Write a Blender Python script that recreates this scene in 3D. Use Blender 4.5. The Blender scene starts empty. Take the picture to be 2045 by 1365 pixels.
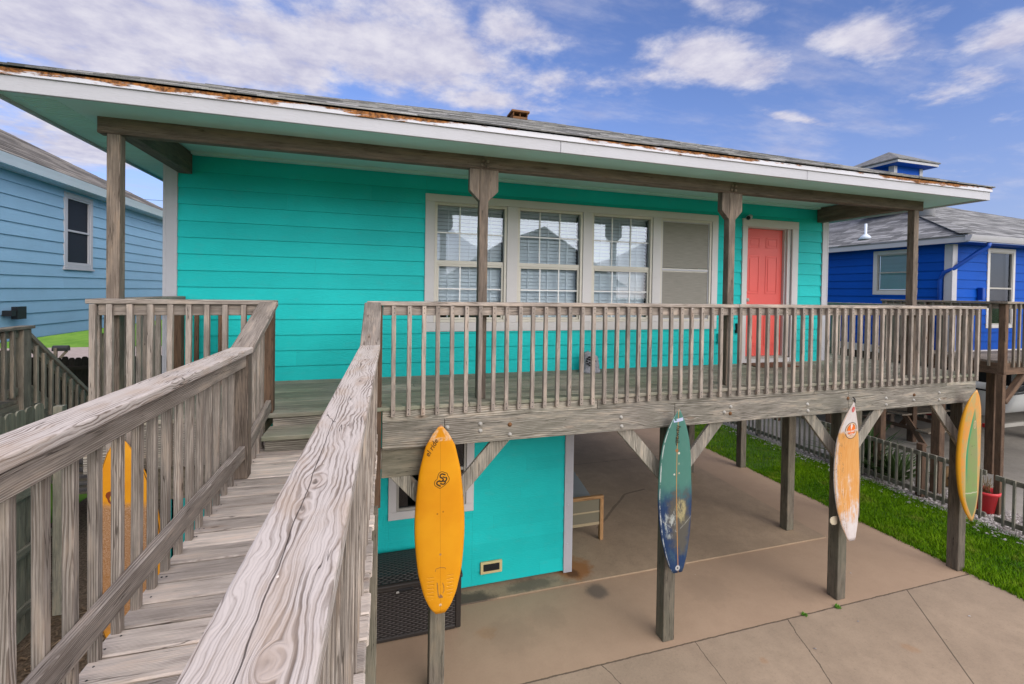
import bpy, bmesh, math, random
from mathutils import Vector, Matrix
random.seed(7)
R = math.radians
scene = bpy.context.scene
col = scene.collection

# ------------------------------------------------------------------ helpers
class MB:
    """collects boxes, boards, tubes and polygons and builds ONE mesh object"""
    def __init__(s):
        s.v = []; s.f = []; s.wc = []; s.rn = []; s.sm = []
    def add(s, vs, fs, wc=None, rn=None, smooth=False):
        b = len(s.v)
        if rn is None: rn = random.random()
        s.v += [tuple(p) for p in vs]
        s.wc += [tuple(w) for w in (wc if wc else vs)]
        s.rn += [rn] * len(vs)
        s.f += [tuple(i + b for i in f) for f in fs]
        s.sm += [smooth] * len(fs)
        return s
    def board(s, p0, p1, w, h, up=(0, 0, 1), rn=None, cut0=0.0, cut1=0.0):
        """bar from p0 to p1 (centre line); w across, h along 'up'. cut: end shear along up"""
        p0 = Vector(p0); p1 = Vector(p1); d = (p1 - p0); L = d.length; d.normalize()
        u = Vector(up); u = (u - d * u.dot(d)).normalized(); a = d.cross(u)
        o = random.random() * 40
        vs = []; wc = []
        for (base, l, cut) in ((p0, 0, cut0), (p1, L, cut1)):
            for (sa, su) in ((-1, -1), (1, -1), (1, 1), (-1, 1)):
                vs.append(base + a * (sa * w / 2) + u * (su * h / 2) + d * (cut * su))
                wc.append((l + o, sa * w / 2, su * h / 2))
        if w < h: wc = [(q[0], q[2], q[1]) for q in wc]
        fs = [(0, 1, 2, 3), (7, 6, 5, 4), (0, 4, 5, 1), (1, 5, 6, 2), (2, 6, 7, 3), (3, 7, 4, 0)]
        return s.add(vs, fs, wc, rn)
    def box(s, x0, x1, y0, y1, z0, z1, ax=None, rn=None):
        dx, dy, dz = x1 - x0, y1 - y0, z1 - z0
        if ax is None: ax = 'xyz'[[dx, dy, dz].index(max(dx, dy, dz))]
        cx, cy, cz = (x0 + x1) / 2, (y0 + y1) / 2, (z0 + z1) / 2
        if ax == 'x': return s.board((x0, cy, cz), (x1, cy, cz), dy, dz, (0, 0, 1), rn)
        if ax == 'y': return s.board((cx, y0, cz), (cx, y1, cz), dx, dz, (0, 0, 1), rn)
        return s.board((cx, cy, z0), (cx, cy, z1), dx, dy, (0, 1, 0), rn)
    def prism(s, poly, place, t0, t1, rn=None, smooth=False):
        """poly: 2D loop; place(a,b,t)->3D"""
        n = len(poly)
        vs = [place(a, b, t0) for a, b in poly] + [place(a, b, t1) for a, b in poly]
        o = random.random() * 40
        wc = [(b + o, a, t0) for a, b in poly] + [(b + o, a, t1) for a, b in poly]
        fs = [tuple(range(n))[::-1], tuple(range(n, 2 * n))] + [(i, (i + 1) % n, (i + 1) % n + n, i + n) for i in range(n)]
        return s.add(vs, fs, wc, rn, smooth)
    def tube(s, pts, r, n=8, rn=None, caps=True):
        pts = [Vector(p) for p in pts]; rs = r if isinstance(r, (list, tuple)) else [r] * len(pts)
        vs = []; wc = []; fs = []; L = 0
        ref = Vector((0, 0, 1))
        for i, p in enumerate(pts):
            d = (pts[min(i + 1, len(pts) - 1)] - pts[max(i - 1, 0)]).normalized()
            a = d.cross(ref)
            if a.length < .05: a = d.cross(Vector((1, 0, 0)))
            a.normalize(); b = d.cross(a)
            if i: L += (p - pts[i - 1]).length
            for k in range(n):
                t = 2 * math.pi * k / n
                vs.append(p + a * (math.cos(t) * rs[i]) + b * (math.sin(t) * rs[i])); wc.append((L, rs[i] * math.cos(t), rs[i] * math.sin(t)))
        for i in range(len(pts) - 1):
            for k in range(n):
                fs.append((i * n + k, i * n + (k + 1) % n, (i + 1) * n + (k + 1) % n, (i + 1) * n + k))
        if caps: fs += [tuple(range(n)), tuple(range((len(pts) - 1) * n, len(pts) * n))[::-1]]
        return s.add(vs, fs, wc, rn, True)
    def lathe(s, c, prof, n=20, rn=None, ax='z'):
        vs = []; fs = []
        for (r, h) in prof:
            for k in range(n):
                t = 2 * math.pi * k / n
                q = (r * math.cos(t), r * math.sin(t), h)
                if ax == 'y': q = (q[0], h, q[1])
                vs.append((c[0] + q[0], c[1] + q[1], c[2] + q[2]))
        for i in range(len(prof) - 1):
            for k in range(n):
                fs.append((i * n + k, i * n + (k + 1) % n, (i + 1) * n + (k + 1) % n, (i + 1) * n + k))
        fs += [tuple(range(n)), tuple(range((len(prof) - 1) * n, len(prof) * n))]
        return s.add(vs, fs, None, rn, True)
    def build(s, name, mat, parent=None, bevel=0, seg=1, fixn=True):
        me = bpy.data.meshes.new(name); me.from_pydata(s.v, [], s.f)
        a = me.attributes.new('wc', 'FLOAT_VECTOR', 'POINT'); a.data.foreach_set('vector', [c for w in s.wc for c in w])
        a = me.attributes.new('rnd', 'FLOAT', 'POINT'); a.data.foreach_set('value', s.rn)
        me.polygons.foreach_set('use_smooth', s.sm)
        if fixn:
            bm = bmesh.new(); bm.from_mesh(me); bmesh.ops.recalc_face_normals(bm, faces=bm.faces); bm.to_mesh(me); bm.free()
        me.materials.append(mat); me.update()
        o = bpy.data.objects.new(name, me); col.objects.link(o)
        if parent:
            o.parent = parent; o.matrix_parent_inverse = Matrix.Translation(-parent.location) if parent.type == 'EMPTY' else Matrix()
            if parent.type != 'EMPTY' : o.matrix_parent_inverse = Matrix()
        if bevel:
            m = o.modifiers.new('bevel', 'BEVEL'); m.width = bevel; m.segments = seg; m.limit_method = 'ANGLE'
        return o

def tag(o, label=None, cat=None, group=None, kind=None):
    if label: o['label'] = label
    if cat: o['category'] = cat
    if group: o['group'] = group
    if kind: o['kind'] = kind
    return o
def empty(name, loc, label, cat, group=None):
    o = bpy.data.objects.new(name, None); col.objects.link(o); o.location = loc; o.empty_display_size = .2
    return tag(o, label, cat, group)
def plabel(o, l): o['label'] = l; return o

# ------------------------------------------------------------------ materials
class NT:
    def __init__(s, name):
        s.m = bpy.data.materials.new(name); s.m.use_nodes = True; s.t = s.m.node_tree
        s.b = s.t.nodes['Principled BSDF']; s.out = s.t.nodes['Material Output']
        s._wc = None
    def n(s, ty): return s.t.nodes.new(ty)
    def l(s, a, b): s.t.links.new(a, b)
    def set(s, sock, v):
        if isinstance(v, bpy.types.NodeSocket): s.l(v, sock)
        elif isinstance(v, (tuple, list)) and len(v) == 3 and sock.type == 'RGBA': sock.default_value = (*v, 1)
        else: sock.default_value = v
    def M(s, op, a, b=0.0, c=0.0, clamp=False):
        x = s.n('ShaderNodeMath'); x.operation = op; x.use_clamp = clamp
        for i, v in enumerate((a, b, c)): s.set(x.inputs[i], v)
        return x.outputs[0]
    def ss(s, v, lo, hi, o0=0.0, o1=1.0):
        x = s.n('ShaderNodeMapRange'); x.interpolation_type = 'SMOOTHSTEP'
        for i, q in enumerate((v, lo, hi, o0, o1)): s.set(x.inputs[i], q)
        return x.outputs[0]
    def mix(s, f, a, b, bt='MIX'):
        x = s.n('ShaderNodeMix'); x.data_type = 'RGBA'; x.blend_type = bt
        s.set(x.inputs[0], f); s.set(x.inputs[6], a); s.set(x.inputs[7], b); return x.outputs[2]
    def noise(s, v, sc, det=3, rough=.55, dist=0.0):
        x = s.n('ShaderNodeTexNoise'); s.set(x.inputs['Vector'], v); s.set(x.inputs['Scale'], sc); s.set(x.inputs['Detail'], det)
        s.set(x.inputs['Roughness'], rough); s.set(x.inputs['Distortion'], dist); return x.outputs['Fac']
    def vor(s, v, sc, feat='F1', out='Distance'):
        x = s.n('ShaderNodeTexVoronoi'); x.feature = feat; s.set(x.inputs['Vector'], v); s.set(x.inputs['Scale'], sc); return x.outputs[out]
    def attr(s, name):
        x = s.n('ShaderNodeAttribute'); x.attribute_name = name; return x
    def wc(s): 
        return s.attr('wc').outputs['Vector']
    def rnd(s): return s.attr('rnd').outputs['Fac']
    def obj(s): return s.n('ShaderNodeTexCoord').outputs['Object']
    def xyz(s, v):
        x = s.n('ShaderNodeSeparateXYZ'); s.l(v, x.inputs[0]); return x.outputs
    def comb(s, x, y, z):
        c = s.n('ShaderNodeCombineXYZ')
        for i, v in enumerate((x, y, z)): s.set(c.inputs[i], v)
        return c.outputs[0]
    def scale(s, v, k):
        x = s.n('ShaderNodeVectorMath'); x.operation = 'MULTIPLY'; s.l(v, x.inputs[0]); x.inputs[1].default_value = k; return x.outputs[0]
    def bump(s, h, st, dist=.01):
        x = s.n('ShaderNodeBump'); x.inputs['Strength'].default_value = st; x.inputs['Distance'].default_value = dist
        s.l(h, x.inputs['Height']); s.l(x.outputs[0], s.b.inputs['Normal'])
    def done(s, color, rough=.7, spec=.3, metal=0.0):
        s.set(s.b.inputs['Base Color'], color); s.set(s.b.inputs['Roughness'], rough)
        s.set(s.b.inputs['Specular IOR Level'], spec); s.set(s.b.inputs['Metallic'], metal); return s.m

def wood(name, light, dark, tint=(1, 1, 1), contrast=1.0, sp=.0075, knots=1.0, green=0.0, rough=.82, wave=1.0, kx=2.0, ky=7.0, vary=.40, fineamp=.5):
    """weathered board: growth lines run along the board, wander, and flow round the knots"""
    m = NT(name); wc = m.wc(); rn = m.rnd()
    x, y, z = m.xyz(wc)
    yz = m.M('ADD', y, m.M('MULTIPLY', z, .8))
    # knots: distance and offset to the nearest knot centre
    kv = m.comb(m.M('MULTIPLY', x, kx), m.M('MULTIPLY', y, ky), m.M('ADD', m.M('MULTIPLY', z, ky * .6), m.M('MULTIPLY', rn, 31.0)))
    vx = m.n('ShaderNodeTexVoronoi'); m.l(kv, vx.inputs['Vector']); vx.inputs['Scale'].default_value = 1.0
    kd = vx.outputs['Distance']; kp = m.xyz(vx.outputs['Position'])
    dy = m.M('SUBTRACT', y, m.M('DIVIDE', kp[1], ky))
    e = m.M('EXPONENT', m.M('MULTIPLY', m.M('POWER', m.M('MULTIPLY', kd, 4.6), 2.0), -1.0))
    y1 = m.M('SUBTRACT', yz, m.M('MULTIPLY', m.M('MULTIPLY', dy, e), .86 * min(1, knots)))
    big = m.noise(m.comb(m.M('MULTIPLY', x, .8), m.M('MULTIPLY', y, 5.0), m.M('ADD', m.M('MULTIPLY', z, 5.0), m.M('MULTIPLY', rn, 9.0))), 1.0, 2, .45)
    mid = m.noise(m.comb(m.M('MULTIPLY', x, 4.5), m.M('MULTIPLY', y, 22.0), m.M('MULTIPLY', z, 22.0)), 1.0, 2, .5)
    ph = m.M('MULTIPLY', y1, 6.2832 / sp)
    ph = m.M('ADD', ph, m.M('MULTIPLY', big, 26.0 * wave)); ph = m.M('ADD', ph, m.M('MULTIPLY', mid, 4.5 * wave))
    ph = m.M('ADD', ph, m.M('MULTIPLY', m.M('POWER', m.M('MAXIMUM', m.M('SUBTRACT', .24, kd), 0.0), 1.0), 30.0 * knots))
    ring = m.M('MULTIPLY', m.M('ADD', m.M('SINE', ph), 1.0), .5)
    ring = m.M('POWER', ring, .6)
    ring2 = m.M('POWER', m.M('MULTIPLY', m.M('ADD', m.M('SINE', m.M('ADD', m.M('MULTIPLY', ph, 2.37), m.M('MULTIPLY', mid, 9.0))), 1.0), .5), .7)
    amp = m.ss(m.noise(m.comb(m.M('MULTIPLY', x, 1.4), m.M('MULTIPLY', y, 14.0), m.M('MULTIPLY', z, 14.0)), 1.0, 3, .6), .32, .68, .12, 1.0)
    ring = m.M('ADD', m.M('MULTIPLY', m.M('SUBTRACT', ring, .75), amp), m.M('ADD', .45, m.M('MULTIPLY', ring2, .30)))
    fine = m.noise(m.comb(m.M('MULTIPLY', x, 6.0), m.M('MULTIPLY', y, 330.0), m.M('MULTIPLY', z, 330.0)), 1.0, 3, .6)
    patch = m.noise(m.comb(m.M('MULTIPLY', x, 2.0), m.M('MULTIPLY', y, 11.0), m.M('MULTIPLY', z, 11.0)), 1.6, 5, .65)
    g = m.M('ADD', m.M('MULTIPLY', ring, .55 * contrast), m.M('MULTIPLY', m.M('SUBTRACT', fine, .5), fineamp * 1.6))
    g = m.M('ADD', g, m.M('MULTIPLY', m.M('SUBTRACT', patch, .5), .9))
    g = m.ss(g, .55 * contrast - .55, .55 * contrast + .22)
    c = m.mix(g, dark, light)
    c = m.mix(m.ss(patch, .48, .75, 0, .45), c, (light[0] * .92, light[1] * .76, light[2] * .61))
    if green: c = m.mix(m.ss(m.noise(m.obj(), 1.1, 3), .35, .7, 0, green), c, (.15, .18, .11))
    kc = m.ss(kd, .17, .05); kh = m.ss(m.M('ADD', kd, m.M('MULTIPLY', m.M('SUBTRACT', fine, .5), .05)), .055, .03)
    c = m.mix(m.M('MULTIPLY', kc, .5 * min(1, knots)), c, (light[0] * .62, light[1] * .50, light[2] * .42))
    c = m.mix(m.M('MULTIPLY', kh, .8 * min(1, knots)), c, (dark[0] * .4, dark[1] * .35, dark[2] * .3))
    cr = m.noise(m.comb(m.M('MULTIPLY', x, .9), m.M('MULTIPLY', y, 24.0), m.M('ADD', m.M('MULTIPLY', z, 24.0), m.M('MULTIPLY', rn, 5.0))), 1.0, 4, .5)
    ck = m.M('MULTIPLY', m.ss(m.M('ABSOLUTE', m.M('SUBTRACT', cr, .5)), .010, .003), m.ss(mid, .44, .56))
    c = m.mix(m.M('MULTIPLY', ck, .7), c, (dark[0] * .3, dark[1] * .28, dark[2] * .26))
    val = m.M('ADD', 1.0 - vary / 2, m.M('MULTIPLY', rn, vary))
    c = m.mix(1.0, c, m.comb(m.M('MULTIPLY', val, tint[0]), m.M('MULTIPLY', val, tint[1]), m.M('MULTIPLY', val, tint[2])), 'MULTIPLY')
    h = m.M('SUBTRACT', m.M('ADD', m.M('MULTIPLY', ring, .7), m.M('MULTIPLY', fine, .4)), m.M('MULTIPLY', ck, 1.6))
    m.bump(h, .6, .0035)
    return m.done(c, rough, .2)

W_RAIL = wood('weathered_grey_wood', (.50, .435, .375), (.175, .14, .113), contrast=1.05, sp=.0075, wave=1.25)
W_DECK = wood('deck_floor_wood', (.44, .40, .32), (.17, .15, .115), contrast=.7, green=.6)
W_WALK = wood('walkway_floor_wood', (.66, .575, .495), (.27, .22, .18), contrast=.7, vary=.55, sp=.007, fineamp=.4)
W_BEAM = wood('deck_beam_wood', (.52, .475, .41), (.15, .13, .105), contrast=1.35, green=.15, sp=.017, wave=1.5, fineamp=.35)
W_PORCH = wood('porch_beam_wood', (.20, .155, .12), (.065, .048, .037), contrast=.6, sp=.010)
W_POST = wood('porch_post_wood', (.30, .24, .19), (.09, .068, .053), contrast=1.0, sp=.010)
W_SUPP = wood('support_post_wood', (.26, .225, .175), (.09, .073, .055), contrast=.9, green=.2, sp=.010)
W_FENCE = wood('privacy_fence_wood', (.34, .315, .25), (.12, .11, .085), contrast=.8, green=.25)
W_DARK = wood('dark_fence_wood', (.045, .035, .028), (.015, .012, .01), contrast=.5)
W_BROWN = wood('brown_treated_wood', (.20, .125, .08), (.07, .043, .028), contrast=1.0, sp=.010)
W_TEAK = wood('teak_wood', (.42, .24, .11), (.24, .13, .055), contrast=.4, knots=.2, wave=.5)
W_PICK = wood('picket_fence_wood', (.30, .28, .225), (.12, .105, .083), contrast=.6, green=.2)
W_NEIGH = wood('neighbour_deck_wood', (.34, .285, .225), (.12, .095, .072), contrast=.8, green=.1)

def figured_cap():
    """the wide plain-sawn rail cap beside the viewer: broad wandering growth bands, knots, a long drying crack"""
    m = NT('figured_cap_wood'); o = m.obj(); x, y, z = m.xyz(o)
    xt = m.M('ADD', x, m.M('SUBTRACT', z, 3.421))
    u = m.M('ADD', m.M('ADD', xt, .02), m.M('MULTIPLY', m.M('SUBTRACT', 3.43, y), .0135))      # across, from the board's middle
    n1 = m.noise(m.comb(m.M('MULTIPLY', xt, 7.0), m.M('MULTIPLY', y, 2.6), 0.0), 1.0, 3, .5)
    n2 = m.noise(m.comb(m.M('MULTIPLY', xt, 17.0), m.M('MULTIPLY', y, 7.5), 4.0), 1.0, 3, .5)
    n3 = m.noise(m.comb(m.M('MULTIPLY', xt, 60.0), m.M('MULTIPLY', y, 16.0), 9.0), 1.0, 3, .6)
    D = m.M('ADD', m.M('MULTIPLY', m.M('SUBTRACT', n1, .5), .075), m.M('ADD', m.M('MULTIPLY', m.M('SUBTRACT', n2, .5), .020), m.M('MULTIPLY', m.M('SUBTRACT', n3, .5), .0035)))
    w_ = m.M('ADD', u, D); kmask = None; kdark = None; phk = None
    for (kx, ky, rx, ry, st) in ((.018, .545, .021, .034, 1.0), (-.009, 1.03, .021, .055, .95), (-.015, .905, .019, .05, .8), (.001, 2.72, .022, .07, 1.0), (.009, 2.10, .028, .13, 1.0), (.018, 2.38, .018, .07, .9), (.015, 1.42, .022, .16, .55), (-.016, .47, .013, .03, .9)):
        dx = m.M('SUBTRACT', m.M('ADD', u, m.M('MULTIPLY', D, .6)), kx); dy = m.M('SUBTRACT', y, ky)
        d2 = m.M('ADD', m.M('POWER', m.M('MULTIPLY', dx, 1 / rx), 2.0), m.M('POWER', m.M('MULTIPLY', dy, 1 / ry), 2.0))
        d = m.M('SQRT', m.M('ADD', d2, m.M('MULTIPLY', m.M('SUBTRACT', n2, .5), .5)))
        e = m.M('EXPONENT', m.M('MULTIPLY', d2, -.55))
        w_ = m.M('SUBTRACT', w_, m.M('MULTIPLY', m.M('MULTIPLY', dx, e), .80 * st))
        k = m.M('MULTIPLY', m.ss(d, 1.05, .55), st); kmask = k if kmask is None else m.M('MAXIMUM', kmask, k)
        r = m.M('MULTIPLY', m.M('MULTIPLY', m.ss(d, .30, .12), st), m.ss(n3, .38, .6)); kdark = r if kdark is None else m.M('MAXIMUM', kdark, r)
        q = m.M('MULTIPLY', m.M('MULTIPLY', d, k), 9.0); phk = q if phk is None else m.M('ADD', phk, q)
    ph = m.M('ADD', m.M('MULTIPLY', w_, 6.2832 / .0118), m.M('ADD', phk, m.M('MULTIPLY', n2, 3.0)))
    sn = m.M('MULTIPLY', m.M('ADD', m.M('SINE', ph), 1.0), .5)
    lw = m.M('POWER', sn, 1.7)                           # dark latewood line
    lw2 = m.M('POWER', m.M('MULTIPLY', m.M('ADD', m.M('SINE', m.M('ADD', m.M('MULTIPLY', ph, 2.61), m.M('MULTIPLY', n3, 5.0))), 1.0), .5), 2.0)
    amp = m.ss(m.noise(m.comb(m.M('MULTIPLY', xt, 22.0), m.M('MULTIPLY', y, 2.2), 2.0), 1.0, 4, .6), .36, .66, .18, 1.0)
    fine = m.noise(m.comb(m.M('MULTIPLY', xt, 420.0), m.M('MULTIPLY', y, 9.0), m.M('MULTIPLY', z, 420.0)), 1.0, 3, .65)
    blot = m.noise(m.comb(m.M('MULTIPLY', xt, 14.0), m.M('MULTIPLY', y, 4.0), 7.0), 1.0, 5, .6)
    v = m.M('ADD', m.M('MULTIPLY', m.M('MULTIPLY', lw, amp), .80), m.M('MULTIPLY', lw2, .22))
    v = m.M('ADD', v, m.M('ADD', m.M('MULTIPLY', m.M('SUBTRACT', fine, .5), .42), m.M('MULTIPLY', m.M('SUBTRACT', blot, .5), .7)))
    c = m.mix(m.ss(v, -.05, .95), (.515, .450, .398), (.155, .118, .092))
    c = m.mix(m.ss(blot, .46, .70, 0, .55), c, (.43, .325, .24))
    c = m.mix(m.M('MULTIPLY', kmask, .55), c, (.40, .32, .262))
    c = m.mix(m.M('MULTIPLY', kdark, .75), c, (.07, .05, .038))
    # long drying crack and a few short checks
    ckx = m.M('ADD', m.M('ADD', u, .017), m.M('ADD', m.M('MULTIPLY', m.M('SUBTRACT', y, .95), .014), m.M('MULTIPLY', m.M('SUBTRACT', n2, .5), .014)))
    ck = m.M('MULTIPLY', m.ss(m.M('ABSOLUTE', ckx), .0014, .0005), m.M('MULTIPLY', m.ss(y, .42, .50), m.ss(y, 1.75, 1.55)))
    cr = m.noise(m.comb(m.M('MULTIPLY', xt, 22.0), m.M('MULTIPLY', y, 1.3), 3.0), 1.0, 3, .5)
    ck2 = m.M('MULTIPLY', m.ss(m.M('ABSOLUTE', m.M('SUBTRACT', cr, .5)), .006, .002), m.ss(n1, .52, .60))
    ckk = m.M('MAXIMUM', ck, ck2)
    c = m.mix(m.M('MULTIPLY', ckk, .85), c, (.05, .036, .028))
    sp_ = m.ss(m.vor(m.comb(m.M('MULTIPLY', xt, 1.0), m.M('MULTIPLY', y, .55), 0.0), 24.0), .055, .03)
    c = m.mix(m.M('MULTIPLY', sp_, m.ss(n3, .52, .60)), c, (.72, .62, .52))
    m.bump(m.M('SUBTRACT', m.M('ADD', m.M('MULTIPLY', v, -.6), m.M('MULTIPLY', fine, .25)), m.M('MULTIPLY', ckk, 1.5)), .6, .004)
    return m.done(c, .8, .2)
W_FIG = figured_cap()

def paint(name, c, rough=.5, var=.10, grain=0.0, dirt=0.0, spec=.35):
    m = NT(name); o = m.obj()
    n1 = m.noise(o, 1.3, 4, .6)
    cc = m.mix(m.ss(n1, .25, .75), tuple(q * (1 - var) for q in c), tuple(min(1, q * (1 + var)) for q in c))
    wc = m.wc(); x, y, z = m.xyz(wc)
    if dirt:
        d = m.ss(m.noise(m.scale(o, (2.2, 2.2, 5)), 2.4, 6, .7), .52, .78, 0, dirt)
        cc = m.mix(d, cc, (.18, .15, .12))
    rn = m.rnd()
    cc = m.mix(1.0, cc, m.comb(*[m.M('ADD', .95, m.M('MULTIPLY', rn, .10))] * 3), 'MULTIPLY')
    if grain:
        v = m.comb(m.M('MULTIPLY', x, 3.0), m.M('MULTIPLY', y, 22.0), m.M('MULTIPLY', z, 22.0))
        r = m.noise(v, 1.0, 2, .5)
        g = m.M('SINE', m.M('ADD', m.M('MULTIPLY', r, 60.0), m.M('MULTIPLY', y, 90.0)))
        m.bump(g, grain, .003)
    else:
        m.bump(m.noise(o, 60, 3), .08, .004)
    return m.done(cc, rough, spec)

P_TURQ = paint('turquoise_siding_paint', (.012, .48, .455), .55, .07, .14, .10, .14)
P_WHITE = paint('white_trim_paint', (.43, .42, .44), .5, .04, .10, .12)
P_TRIM = paint('window_trim_paint', (.55, .52, .50), .5, .04, .0, .10)
P_VINYL = paint('vinyl_frame', (.55, .51, .43), .4, .03)
P_SOFFIT = paint('soffit_paint', (.44, .71, .67), .55, .05, 0, .06)
P_CORAL = paint('coral_door_paint', (.76, .105, .085), .4, .04)
P_LBLUE = paint('light_blue_siding_paint', (.25, .42, .56), .5, .05, .15)
P_DBLUE = paint('royal_blue_siding_paint', (.001, .066, .37), .6, .06, .12, 0, .12)
P_DBLUEP = paint('royal_blue_pipe_paint', (.004, .055, .32), .4, .04)
P_GUTTER = paint('gutter_white_metal', (.62, .68, .74), .35, .04, 0, .05, .5)
P_DARKM = paint('dark_metal_and_shade', (.012, .012, .014), .4, .1)
P_BLACK = paint('black_plastic', (.015, .015, .016), .45, .1)
P_METAL = paint('galvanised_metal', (.35, .33, .29), .45, .15, 0, .4)
P_BEIGE = paint('beige_vent_metal', (.55, .45, .22), .45, .06, 0, .1)
P_RED = paint('red_plastic', (.55, .03, .035), .4, .08)
P_RUST = paint('rusted_steel', (.17, .075, .025), .8, .4, 0, .5)
P_MATT = paint('brown_coir', (.13, .065, .035), .95, .2)
P_GEL = paint('white_gelcoat', (.55, .56, .54), .25, .05)
P_ROCK = NT('speaker_stone'); _n = P_ROCK.noise(P_ROCK.obj(), 22, 6, .7)
P_ROCK.bump(_n, .9, .03); P_ROCK = P_ROCK.done(P_ROCK.mix(_n, (.10, .10, .11), (.50, .50, .53)), .85)
P_SLING = NT('sling_fabric'); _x = P_SLING.xyz(P_SLING.obj())
_n = P_SLING.M('MULTIPLY', P_SLING.ss(P_SLING.M('SINE', P_SLING.M('MULTIPLY', _x[0], 420.0)), -.3, .6), .5)
P_SLING = P_SLING.done(P_SLING.mix(_n, (.13, .115, .08), (.22, .19, .13)), .85)
P_CUSH = paint('grey_sling_seat', (.20, .21, .22), .8, .08)

def rusty_drip():
    m = NT('rusty_drip_edge'); o = m.obj(); x, y, z = m.xyz(o)
    wc = m.wc(); u, v, w = m.xyz(wc)
    n = m.noise(m.comb(m.M('MULTIPLY', x, 3.0), m.M('MULTIPLY', y, 3.0), m.M('MULTIPLY', z, 22.0)), 2.0, 7, .75)
    reg = m.noise(m.comb(m.M('MULTIPLY', x, .55), y, 0.0), 1.0, 3, .7)
    up = m.ss(v, -.022, .024)
    k = m.M('ADD', m.M('MULTIPLY', n, .9), m.M('ADD', m.M('MULTIPLY', m.M('SUBTRACT', reg, .5), 1.3), m.M('MULTIPLY', up, .24)))
    k = m.ss(k, .575, .65)
    c = m.mix(m.ss(m.noise(o, 45, 4, .7), .38, .62), (.36, .145, .04), (.085, .036, .016))
    c = m.mix(k, (.55, .54, .57), c)
    return m.done(c, m.mix(k, (.4,) * 3, (.9,) * 3), .3)
P_DRIP = rusty_drip()

def shingle(name, a, b, light=1.0):
    m = NT(name); wc = m.wc(); rn = m.rnd()
    n = m.noise(wc, 9, 5, .7); f = m.noise(m.scale(wc, (60, 60, 60)), 5, 2, .6)
    k = m.M('ADD', m.M('MULTIPLY', rn, .55), m.M('ADD', m.M('MULTIPLY', m.M('SUBTRACT', n, .5), .8), m.M('MULTIPLY', m.M('SUBTRACT', f, .5), .9)))
    c = m.mix(m.ss(k, .0, .75), a, b)
    m.bump(f, .5, .004)
    return m.done(c, .92, .15)
S_MAIN = shingle('grey_shingles', (.10, .098, .095), (.47, .455, .435))
S_LEFT = shingle('tan_grey_shingles', (.10, .09, .078), (.26, .235, .20))
S_BLUE = shingle('light_grey_shingles', (.11, .11, .107), (.33, .325, .315))

def seg_mask(m, X, Y, p, q, w, jit=None):
    """1 on the line from p to q (ground coordinates), width w"""
    dx, dy = q[0] - p[0], q[1] - p[1]; L = math.hypot(dx, dy); dx /= L; dy /= L
    xr = m.M('SUBTRACT', X, p[0]); yr = m.M('SUBTRACT', Y, p[1])
    t = m.M('ADD', m.M('MULTIPLY', xr, dx), m.M('MULTIPLY', yr, dy))
    d = m.M('SUBTRACT', m.M('MULTIPLY', xr, dy), m.M('MULTIPLY', yr, dx))
    if jit is not None: d = m.M('ADD', d, jit)
    inside = m.M('MULTIPLY', m.M('GREATER_THAN', t, 0.0), m.M('LESS_THAN', t, L))
    return m.M('MULTIPLY', m.ss(m.M('ABSOLUTE', d), w, w * .45), inside)
def blob(m, X, Y, c, r, nz, amp=.5, sx=1.0):
    d = m.M('SQRT', m.M('ADD', m.M('POWER', m.M('MULTIPLY', m.M('SUBTRACT', X, c[0]), 1.0 / sx), 2.0), m.M('POWER', m.M('SUBTRACT', Y, c[1]), 2.0)))
    d = m.M('ADD', m.M('MULTIPLY', d, 1.0 / r), m.M('MULTIPLY', m.M('SUBTRACT', nz, .5), amp * 2))
    return m.ss(d, 1.0, .45)

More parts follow.
